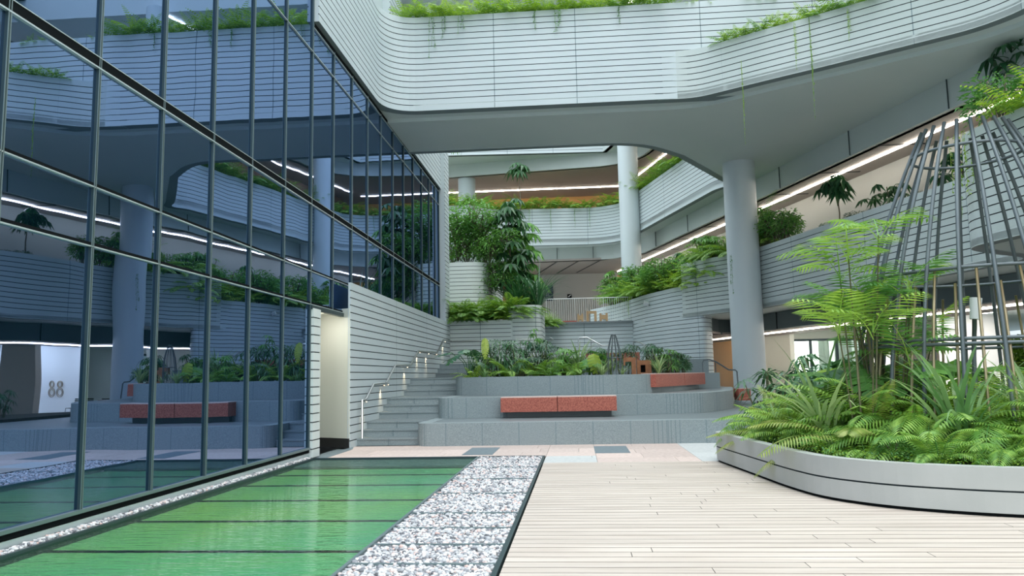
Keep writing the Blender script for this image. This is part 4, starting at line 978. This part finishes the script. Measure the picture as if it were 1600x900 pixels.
umbrella('umbrella_tree', -2.9, 40.6, 8.8, 4.0, 'lone umbrella plant rising above the far second floor ferns', mat='dark', heads=9, R=.6, L=.55, w=.16, seed=15, top=.9, trunk=.03)
umbrella('umbrella_tree', -5.9, 34.5, 9.5, 3.6, 'pale leafy branch beside the far left column', mat='mid', heads=8, R=.7, L=.4, w=.1, seed=16, top=.7, trunk=.02)
for i in range(9):
    put(STRAPD, 'strap_leaf_plant', -2.65 + 1.25 * rnd.random(), 30.0 + 2.2 * rnd.random(), 3.9, rnd.uniform(1.0, 1.5), 'dark upright strap leaf plant under the umbrella tree', 'plant', 'strap plants under the umbrella tree')
for i in range(24):
    x = -4.8 + 2.5 * rnd.random(); put(rnd.choice([FERNL, FERNL, FERNB]), 'fern', x, 29.35 + .6 * rnd.random(), 3.5 + .25 * rnd.random(), rnd.uniform(.85, 1.25), 'dense fern spilling over the low curved planter beside the stairs', 'fern', 'ferns in the low left planter')
for i in range(6):
    put(FERNL, 'fern', -4.75 + .18 * i, 29.2 + .1 * rnd.random(), 3.55, rnd.uniform(.6, .9), 'fern hanging over the planter edge next to the clad wall', 'fern', 'ferns at the wall end of the low planter')
for i in range(9):
    put(STRAP if i % 2 else FERNL, 'leafy_clump', -1.6 + .7 * rnd.random(), 33.7 + .4 * rnd.random(), 3.6, rnd.uniform(.6, .9), 'leafy clump at the left end of the terrace railing', 'shrub', 'clumps left of the terrace railing')
# right drum planter
for i, (x, y) in enumerate(along(DR, 1.6, 12.0, .14, -.0, .0)):
    ox = .12 + .75 * rnd.random()
    put(rnd.choice([FERNB, FERNL, FERNB, BUSH, RHAPM]), 'parapet_plant', x + ox, y + .1, 4.6 + .5 * rnd.random(), rnd.uniform(.9, 1.5), 'dense green plant filling the tall planter right of the terrace', 'plant', 'plants in the tall right planter')
for i in range(5): vine(DR[8][0] - .02 + .25 * i, DR[8][1] - .7 * i, 4.75, rnd.uniform(.6, 1.1), 'leafy trailing vine over the tall planter right of the terrace', True, 1.4, 1.9)
for i in range(3): umbrella('umbrella_tree', 3.3 + .9 * i, 33.6 - 1.0 * i, 4.6, 1.6 + .2 * (i == 1), ('dark glossy plant leaning on the slim column', 'dark finger leaf plant in front of the linear light', 'dark shrub right of the slim column')[i], mat='dark' if i < 2 else 'mid', heads=9, R=.5, L=.4, w=.13, seed=30 + i, top=.5)
# top step planter plants
PS[0] = 1.5
def T3plant(px, py, meshes, name, s, label, cat='plant', sz=None, z=1.38): put(meshes, name, px, py, z, s, label, cat, None, sz)
tp = [(-3.0, 21.2, MONST, .9, 'broad leaved plant at the left corner of the top planter'), (-2.85, 20.9, FERNB, .8, 'bright fern at the left front corner of the top planter'), (-2.3, 21.4, RHAP, 1.05, 'dark finger leaf shrub left of the tall leafy stem'),
      (-1.85, 21.0, FERNL, .75, 'dark drooping fern near the left of the top planter'), (-1.7, 21.6, RHAP, 1.2, 'taller dark finger leaf shrub in the left of the top planter'), (-1.15, 20.9, FERNL, .75, 'arching fern left of centre in the top planter'),
      (-.95, 21.6, RHAP, 1.1, 'dark shrub behind the arching fern in the top planter'), (-.45, 21.0, RHAPM, .9, 'mid green finger leaf shrub at the centre of the top planter'), (-.1, 20.5, FERNL, .6, 'feathery fern at the centre front of the top planter'),
      (0.0, 21.2, STRAPL, .85, 'bright strap leaf plant at the centre of the top planter'), (.3, 20.7, MONSTB, .75, 'light green lobed leaf plant in the top planter'), (.55, 21.3, RHAP, .8, 'dark shrub left of the obelisk trellis'), (-2.5, 20.6, STRAP, .55, 'short strap leaf plant on the left rim of the top planter'),
      (-1.5, 20.5, RHAP, .6, 'low dark palm clump on the rim of the top planter'), (-.7, 20.3, FERNL, .55, 'low spreading fern on the rim of the top planter'), (.62, 20.2, STRAPL, .5, 'pointed leaf clump just left of the obelisk trellis'), (1.15, 20.35, STRAP, .45, 'small clump of pale leaves right of the obelisk trellis'),
      (2.0, 21.6, RHAP, .95, 'dark finger leaf shrub right of the rusty box'), (2.35, 22.1, RHAPM, .95, 'mid green shrub in front of the curved clad wall'), (2.75, 22.9, RHAP, .85, 'dark shrub above the right red bench'), (3.1, 23.4, RHAP, .6, 'thin branching shrub at the right end of the top planter'), (2.15, 21.0, STRAPL, .55, 'leafy clump hanging over the left end of the right red bench'), (2.55, 21.8, BUSHD, .6, 'rounded dark bush above the right red bench'),
      (1.35, 22.6, RHAP, .9, 'shrub with a flat head of leaves behind the rusty seven')]
for x, y, mm_, s, lab in tp: T3plant(x, y, mm_, 'planter_plant', s, lab, 'plant')

# more planting in the top step planter
for i in range(20):
    x = rnd.uniform(-3.05, 1.0); put(rnd.choice([RHAP, RHAP, RHAPM, FERNL, STRAPL, STRAPD]), 'planter_plant', x, rnd.uniform(20.9, 22.3), 1.38, rnd.uniform(.5, .8), 'low leafy plant packed between the taller plants of the top planter', 'plant', 'filler plants in the top planter')
for i in range(7):
    put(rnd.choice([RHAP, BUSHD, RHAPM]), 'planter_shrub', 2.0 + .19 * i, 21.4 + .38 * i, 1.38, rnd.uniform(.45, .6), 'dark shrub in the row behind the right red bench', 'shrub', 'shrubs behind the right red bench')
umbrella('umbrella_tree', -1.15, 21.7, 1.4, 1.25, 'slender plant with a flat whorl of leaves in the top planter', 'plant', 'mid', 5, .3, .22, .05, 9, 41, .85, .012)
mb = MB(); mb.tube([(0, 0, 0), (0, 0, .5)], .01, 'mid', 4); bigleaf(mb, Vector((0, 0, 1.12)), Vector((.05, -.45, -1)), .55, .22, 'yellow', 9); mb.tube([(0, .02, .45), (0, .03, 1.1)], .008, 'mid', 4)
tag(mb.build('monstera', loc=(-2.5, 20.75, 1.38)), 'single large yellow green hanging leaf at the left of the top planter', 'plant')
mb = MB(); bigleaf(mb, Vector((0, 0, .62)), Vector((.15, -.35, -1)), .5, .4, 'yellow', 6); mb.tube([(0, 0, 0), (0, .02, .6)], .008, 'mid', 4)
tag(mb.build('monstera', loc=(.42, 20.35, 1.38)), 'bright yellow green lobed leaf near the middle of the top planter', 'plant')

# ---- right planter
PS[0] = 1.55
def PPut(meshes, name, x, y, s, label, cat='plant', group=None, sz=None):
    dx, dy = 5.6 - x, 11.2 - y; d = sqrt(dx * dx + dy * dy) + .01; k = .22 if d > 1.6 else 0; x += dx / d * k; y += dy / d * k; s *= 1.2 if y > 9.8 else 1
    put(meshes, name, x, y, .40, s, label, cat, group, sz)
near = [(2.85, 12.6, FERNP, .6, 'fern', 'feathery pale fern arching over the far left end of the planter'), (2.85, 11.6, FERNP, .7, 'fern', 'large arching fern on the left rim of the planter'), (3.0, 12.2, CYCAD, .7, 'cycad', 'bright arching fronds at the back left of the planter'),
        (3.05, 10.6, STRAPL, 1.0, 'spider_plant', 'pale striped strap leaf clump on the left rim'), (3.3, 11.5, STRAPL, .95, 'spider_plant', 'wide strap leaf clump behind the left rim ferns'), (2.95, 9.9, FERN, .7, 'fern', 'small dark fern at the inner curve of the planter'),
        (3.45, 10.3, CYCAD, .85, 'cycad', 'yellow green cycad with pale dry lower fronds'), (3.15, 9.3, FERN, .6, 'fern', 'small fern at the front curve of the planter'), (3.75, 9.4, FERNP, .85, 'fern', 'tall arching pale fern left of the striped clump'),
        (3.75, 8.7, FERNP, .6, 'fern', 'low pale fern drooping over the front rim'), (4.25, 9.2, STRAPL, 1.15, 'spider_plant', 'upright green and cream striped strap clump in the middle'), (4.45, 8.5, FERNP, .6, 'fern', 'feathery fern hanging over the front rim on the right'),
        (4.9, 9.6, FERNP, .95, 'fern', 'large arching fern in front of the cage'), (5.2, 8.8, FERNP, .8, 'fern', 'bushy fern at the right edge of the picture'), (5.8, 9.2, FERNP, .9, 'fern', 'fern beyond the right edge in front of the cage'), (3.9, 10.6, FERNP, .95, 'fern', 'large fern at the foot of the palms'),
        (4.6, 10.6, FERNP, .9, 'fern', 'dense fern inside the cage on the left'), (5.5, 10.2, FERNL, 1.0, 'fern', 'dark fern inside the cage in the middle'), (3.4, 12.9, RHAP, 1.0, 'finger_leaf_shrub', 'dark finger leaf shrub at the back left'), (2.95, 13.2, RHAP, .95, 'finger_leaf_shrub', 'dark shrub at the far left end of the planter'),
        (4.0, 13.2, RHAP, 1.05, 'finger_leaf_shrub', 'dark shrub at the back in front of the column'), (4.4, 12.4, MONST, 1.25, 'monstera', 'dark lobed leaf plant below the window'), (3.75, 11.8, MONSTB, 1.15, 'monstera', 'round bright leaf plant left of the palm canes'), (5.0, 12.8, MONST, 1.0, 'monstera', 'dark lobed leaves behind the palm canes'),
        (4.95, 10.9, MONSTB, 1.2, 'monstera', 'bright lobed leaves right of the palm canes'), (5.6, 11.6, MONST, .9, 'monstera', 'dark lobed leaves inside the cage'), (4.35, 11.5, BUSHD, .8, 'shrub', 'dark bush around the palm canes'), (6.3, 10.0, FERNP, 1.0, 'fern', 'tall fern inside the cage on the right'),
        (3.35, 8.95, BUSH, .35, 'shrub', 'tiny leaved low bush near the inner curve'), (4.9, 8.3, BUSH, .5, 'shrub', 'small leafy bush on the front rim at the right'), (5.6, 8.4, BUSH, .55, 'shrub', 'leafy bush at the lower right corner of the planter'), (3.25, 12.35, FERNB, .8, 'fern', 'bright fern among the strap leaves at the left'),
        (2.7, 12.0, STRAP, .7, 'spider_plant', 'thin strap clump on the far left rim'), (3.6, 11.0, FERNP, .85, 'fern', 'pale fern between strap clumps and cycad'), (5.3, 9.3, STRAPL, 1.0, 'spider_plant', 'tall strap clump in front of the cage rods')]
for x, y, mm_, s, nm, lab in near: PPut(mm_, nm, x, y, s, lab, 'fern' if nm == 'fern' else 'plant')
mb = MB(); mb.prism([(5.2, 18.5), (8.8, 18.0), (9.0, 22.8), (6.6, 24.6), (5.4, 24.2)], 0, .56, 'soil'); tag(mb.build('soil'), 'dark soil bed in front of the nearest column', 'soil', kind='stuff')
for i in range(16):
    put(rnd.choice([RHAP, RHAPM]), 'shrub', rnd.uniform(6.0, 8.6), rnd.uniform(18.7, 22.2), .5, rnd.uniform(.6, .85), 'dark shrub in the bed between the steps and the nearest column', 'shrub', 'dark shrubs before the nearest column')
# extra filler plants
for i, (x, y) in enumerate([(3.5, 12.6), (3.6, 11.6), (3.3, 10.9), (3.9, 11.7), (4.6, 11.9), (4.2, 9.9), (4.9, 10.1), (5.5, 9.6), (6.1, 9.3), (5.2, 11.0), (6.0, 10.7), (6.6, 11.2), (5.9, 12.0), (3.6, 10.6), (6.8, 9.9)]):
    PPut(TALLP, 'fern', x, y, .68 if i % 2 else .58, 'tall feathery fern rising above the low plants of the right planter', 'fern', 'tall ferns in the right planter')
for i in range(50):
    x = rnd.uniform(2.8, 6.6); y = rnd.uniform(max(8.6, 12.6 - 1.6 * (x - 2.4)), 13.2)
    PPut(rnd.choice([FERN, FERNP, FERNB, FERNL]), 'fern', x, y, rnd.uniform(.55, .8), 'mixed fern filling between the larger plants of the right planter', 'fern', 'filler ferns in the right planter')
mb = MB(); r2 = random.Random(9)
for k in range(5200):
    t = r2.random(); i = int(t * (len(PP) - 1)); q = Vector(PP[i]).lerp(Vector(PP[i + 1]), t * (len(PP) - 1) - i)
    w = r2.uniform(.14, .9); cx, cy = 5.8, 11.2; d = (Vector((cx, cy)) - q).normalized(); p = Vector((q.x + d.x * w, q.y + d.y * w, .40 + r2.random() * .13))
    leafq(mb, p, Vector((r2.uniform(-1, 1), r2.uniform(-1, 1), r2.uniform(-.1, .7))), r2.uniform(.025, .05), .028, 'fernb' if r2.random() < .5 else 'mid')
tag(mb.build('ground_cover'), 'tiny leaved green ground cover inside the rim of the right planter', 'ground cover', kind='stuff')
# areca palms
def areca(name, x, y, z, label, seed, canes, crown):
    r = random.Random(seed); root = empty(name, (x, y, z)); tag(root, label, 'palm')
    for k in range(canes):
        a = r.uniform(0, 6.28); b0 = Vector((.14 * cos(a), .14 * sin(a), 0)); H = r.uniform(.6, 1.0) * crown; tx, ty = .32 * r.uniform(-1, 1), .32 * r.uniform(-1, 1)
        mb = MB(); top = Vector((b0.x + tx, b0.y + ty, H)); mb.tube([tuple(b0), tuple(b0.lerp(top, .5) + Vector((tx * -.12, 0, 0))), tuple(top)], [.018, .014, .01], 'cane', 6); mb.build('cane', root, True)
    mf = MB()
    for k in range(canes):
        pass
    return root, r
def areca_full(name, x, y, z, label, seed, canes, H, nf, L, mat='palm', spread=.3):
    r = random.Random(seed); root = empty(name, (x, y, z)); tag(root, label, 'palm')
    for k in range(canes):
        a = 2 * pi * k / canes + r.uniform(-.4, .4); b0 = Vector((.12 * cos(a), .12 * sin(a), 0)); h = H * (1.0 if k == 0 else r.uniform(.5, .95)); sp = spread * r.uniform(.3, 1); top = Vector((b0.x + sp * cos(a), b0.y + sp * sin(a), h))
        mb = MB(); mb.tube([tuple(b0), tuple(b0.lerp(top, .5) - Vector((0, 0, 0))), tuple(top)], [.015, .011, .008], 'cane', 6); mb.build('cane', root, True)
        mf = MB()
        for j in range(nf):
            az = a + 2 * pi * j / nf + r.uniform(-.4, .4)
            frond(mf, tuple(top - Vector((0, 0, .12 * j / nf))), az, L * r.uniform(.75, 1.1), r.uniform(.15, .75), r.uniform(.9, 1.5), mat if r.random() < .8 else 'fernb', 12, .34, .032, 'palm', .5, .008, .2, .10)
        mf.build('frond_crown', root)
areca_full('areca_palm', 3.62, 10.3, .4, 'tall areca palm with yellow green feathery fronds left of the cage', 5, 6, 2.8, 5, .85)
areca_full('areca_palm', 4.12, 10.75, .4, 'darker areca palm clump overlapping the left side of the cage', 6, 8, 2.1, 5, .8, 'mid', .38)
areca_full('areca_palm', 4.45, 11.3, .4, 'lower areca palm clump against the bronze rods', 8, 5, 1.5, 4, .7, 'mid', .4)
mb = MB(); r2 = random.Random(31)
for k in range(26):
    a = r2.random() * 6.28; q = .22 * r2.random(); mb.tube([(q * cos(a), q * sin(a), 0), (q * 1.5 * cos(a), q * 1.5 * sin(a), r2.uniform(.9, 2.0))], r2.uniform(.008, .018), 'cane' if k % 3 else 'bark', 5)
tag(mb.build('palm_stems', loc=(4.05, 10.9, .4)), 'dense bundle of brown and green palm stems at the left side of the cage', 'palm stems')
PS[0] = 1
# garden beyond the far opening
for i in range(9):
    put([bushmesh(300 + i, 1.5, 2.6, 700, .34, .2, 'fernb' if i % 2 else 'palm').mesh('garden_bush%d' % i)], 'garden_bush', 17.8 + 1.4 * i, 36.5 + rnd.uniform(-1, 2), -.2, rnd.uniform(.9, 1.3), 'sunny yellow green bush beyond the ground floor opening', 'bush', 'garden bushes beyond the opening')

l = bpy.data.lights.new("room_fill_light", "POINT"); l.energy = 250; l.color = (.93, 1, .93); l.shadow_soft_size = .6  # added fill lamp that brightens the room behind the window
lo = bpy.data.objects.new("room_fill_light", l); COL.objects.link(lo); lo.location = (12.4, 43, 2.6)
# ------------------------------------------------------------------ light, world, camera
w = bpy.data.worlds.new('World'); SC.world = w; w.use_nodes = True; nt = w.node_tree; nt.nodes.clear()
ow = nt.nodes.new('ShaderNodeOutputWorld'); bg = nt.nodes.new('ShaderNodeBackground'); bg.inputs[0].default_value = (0.83, 0.94, 1.0, 1)
tcw = nt.nodes.new('ShaderNodeTexCoord'); sx = nt.nodes.new('ShaderNodeSeparateXYZ'); nt.links.new(tcw.outputs['Generated'], sx.inputs[0])
mrw = nt.nodes.new('ShaderNodeMapRange'); mrw.inputs[1].default_value = 0; mrw.inputs[2].default_value = 1; mrw.inputs[3].default_value = .5; mrw.inputs[4].default_value = 1.9   # overcast sky: zenith brighter than the horizon
nt.links.new(sx.outputs[2], mrw.inputs[0]); nt.links.new(mrw.outputs[0], bg.inputs[1])
nt.links.new(bg.outputs[0], ow.inputs[0])
s = bpy.data.lights.new('sun', 'SUN'); s.energy = 0.5; s.angle = radians(25); s.color = (1, .95, .88)
so = bpy.data.objects.new('sun', s); COL.objects.link(so); so.rotation_euler = (radians(22), radians(8), 0)

cam = bpy.data.cameras.new('Camera'); co = bpy.data.objects.new('Camera', cam); COL.objects.link(co); SC.camera = co
cam.sensor_width = 36; cam.lens = 27; cam.clip_start = .05; cam.clip_end = 300
R3 = Matrix.Rotation(radians(4.78), 3, 'Z') @ Matrix.Rotation(pi / 2 + radians(6.55), 3, 'X') @ Matrix.Rotation(radians(-1.1), 3, 'Z')
co.matrix_world = Matrix.Translation((0, 0, 1.45)) @ R3.to_4x4()
vs = SC.view_settings; vs.view_transform = 'Standard'; vs.look = 'None'; vs.exposure = 0.92; vs.gamma = 1; vs.use_curve_mapping = False
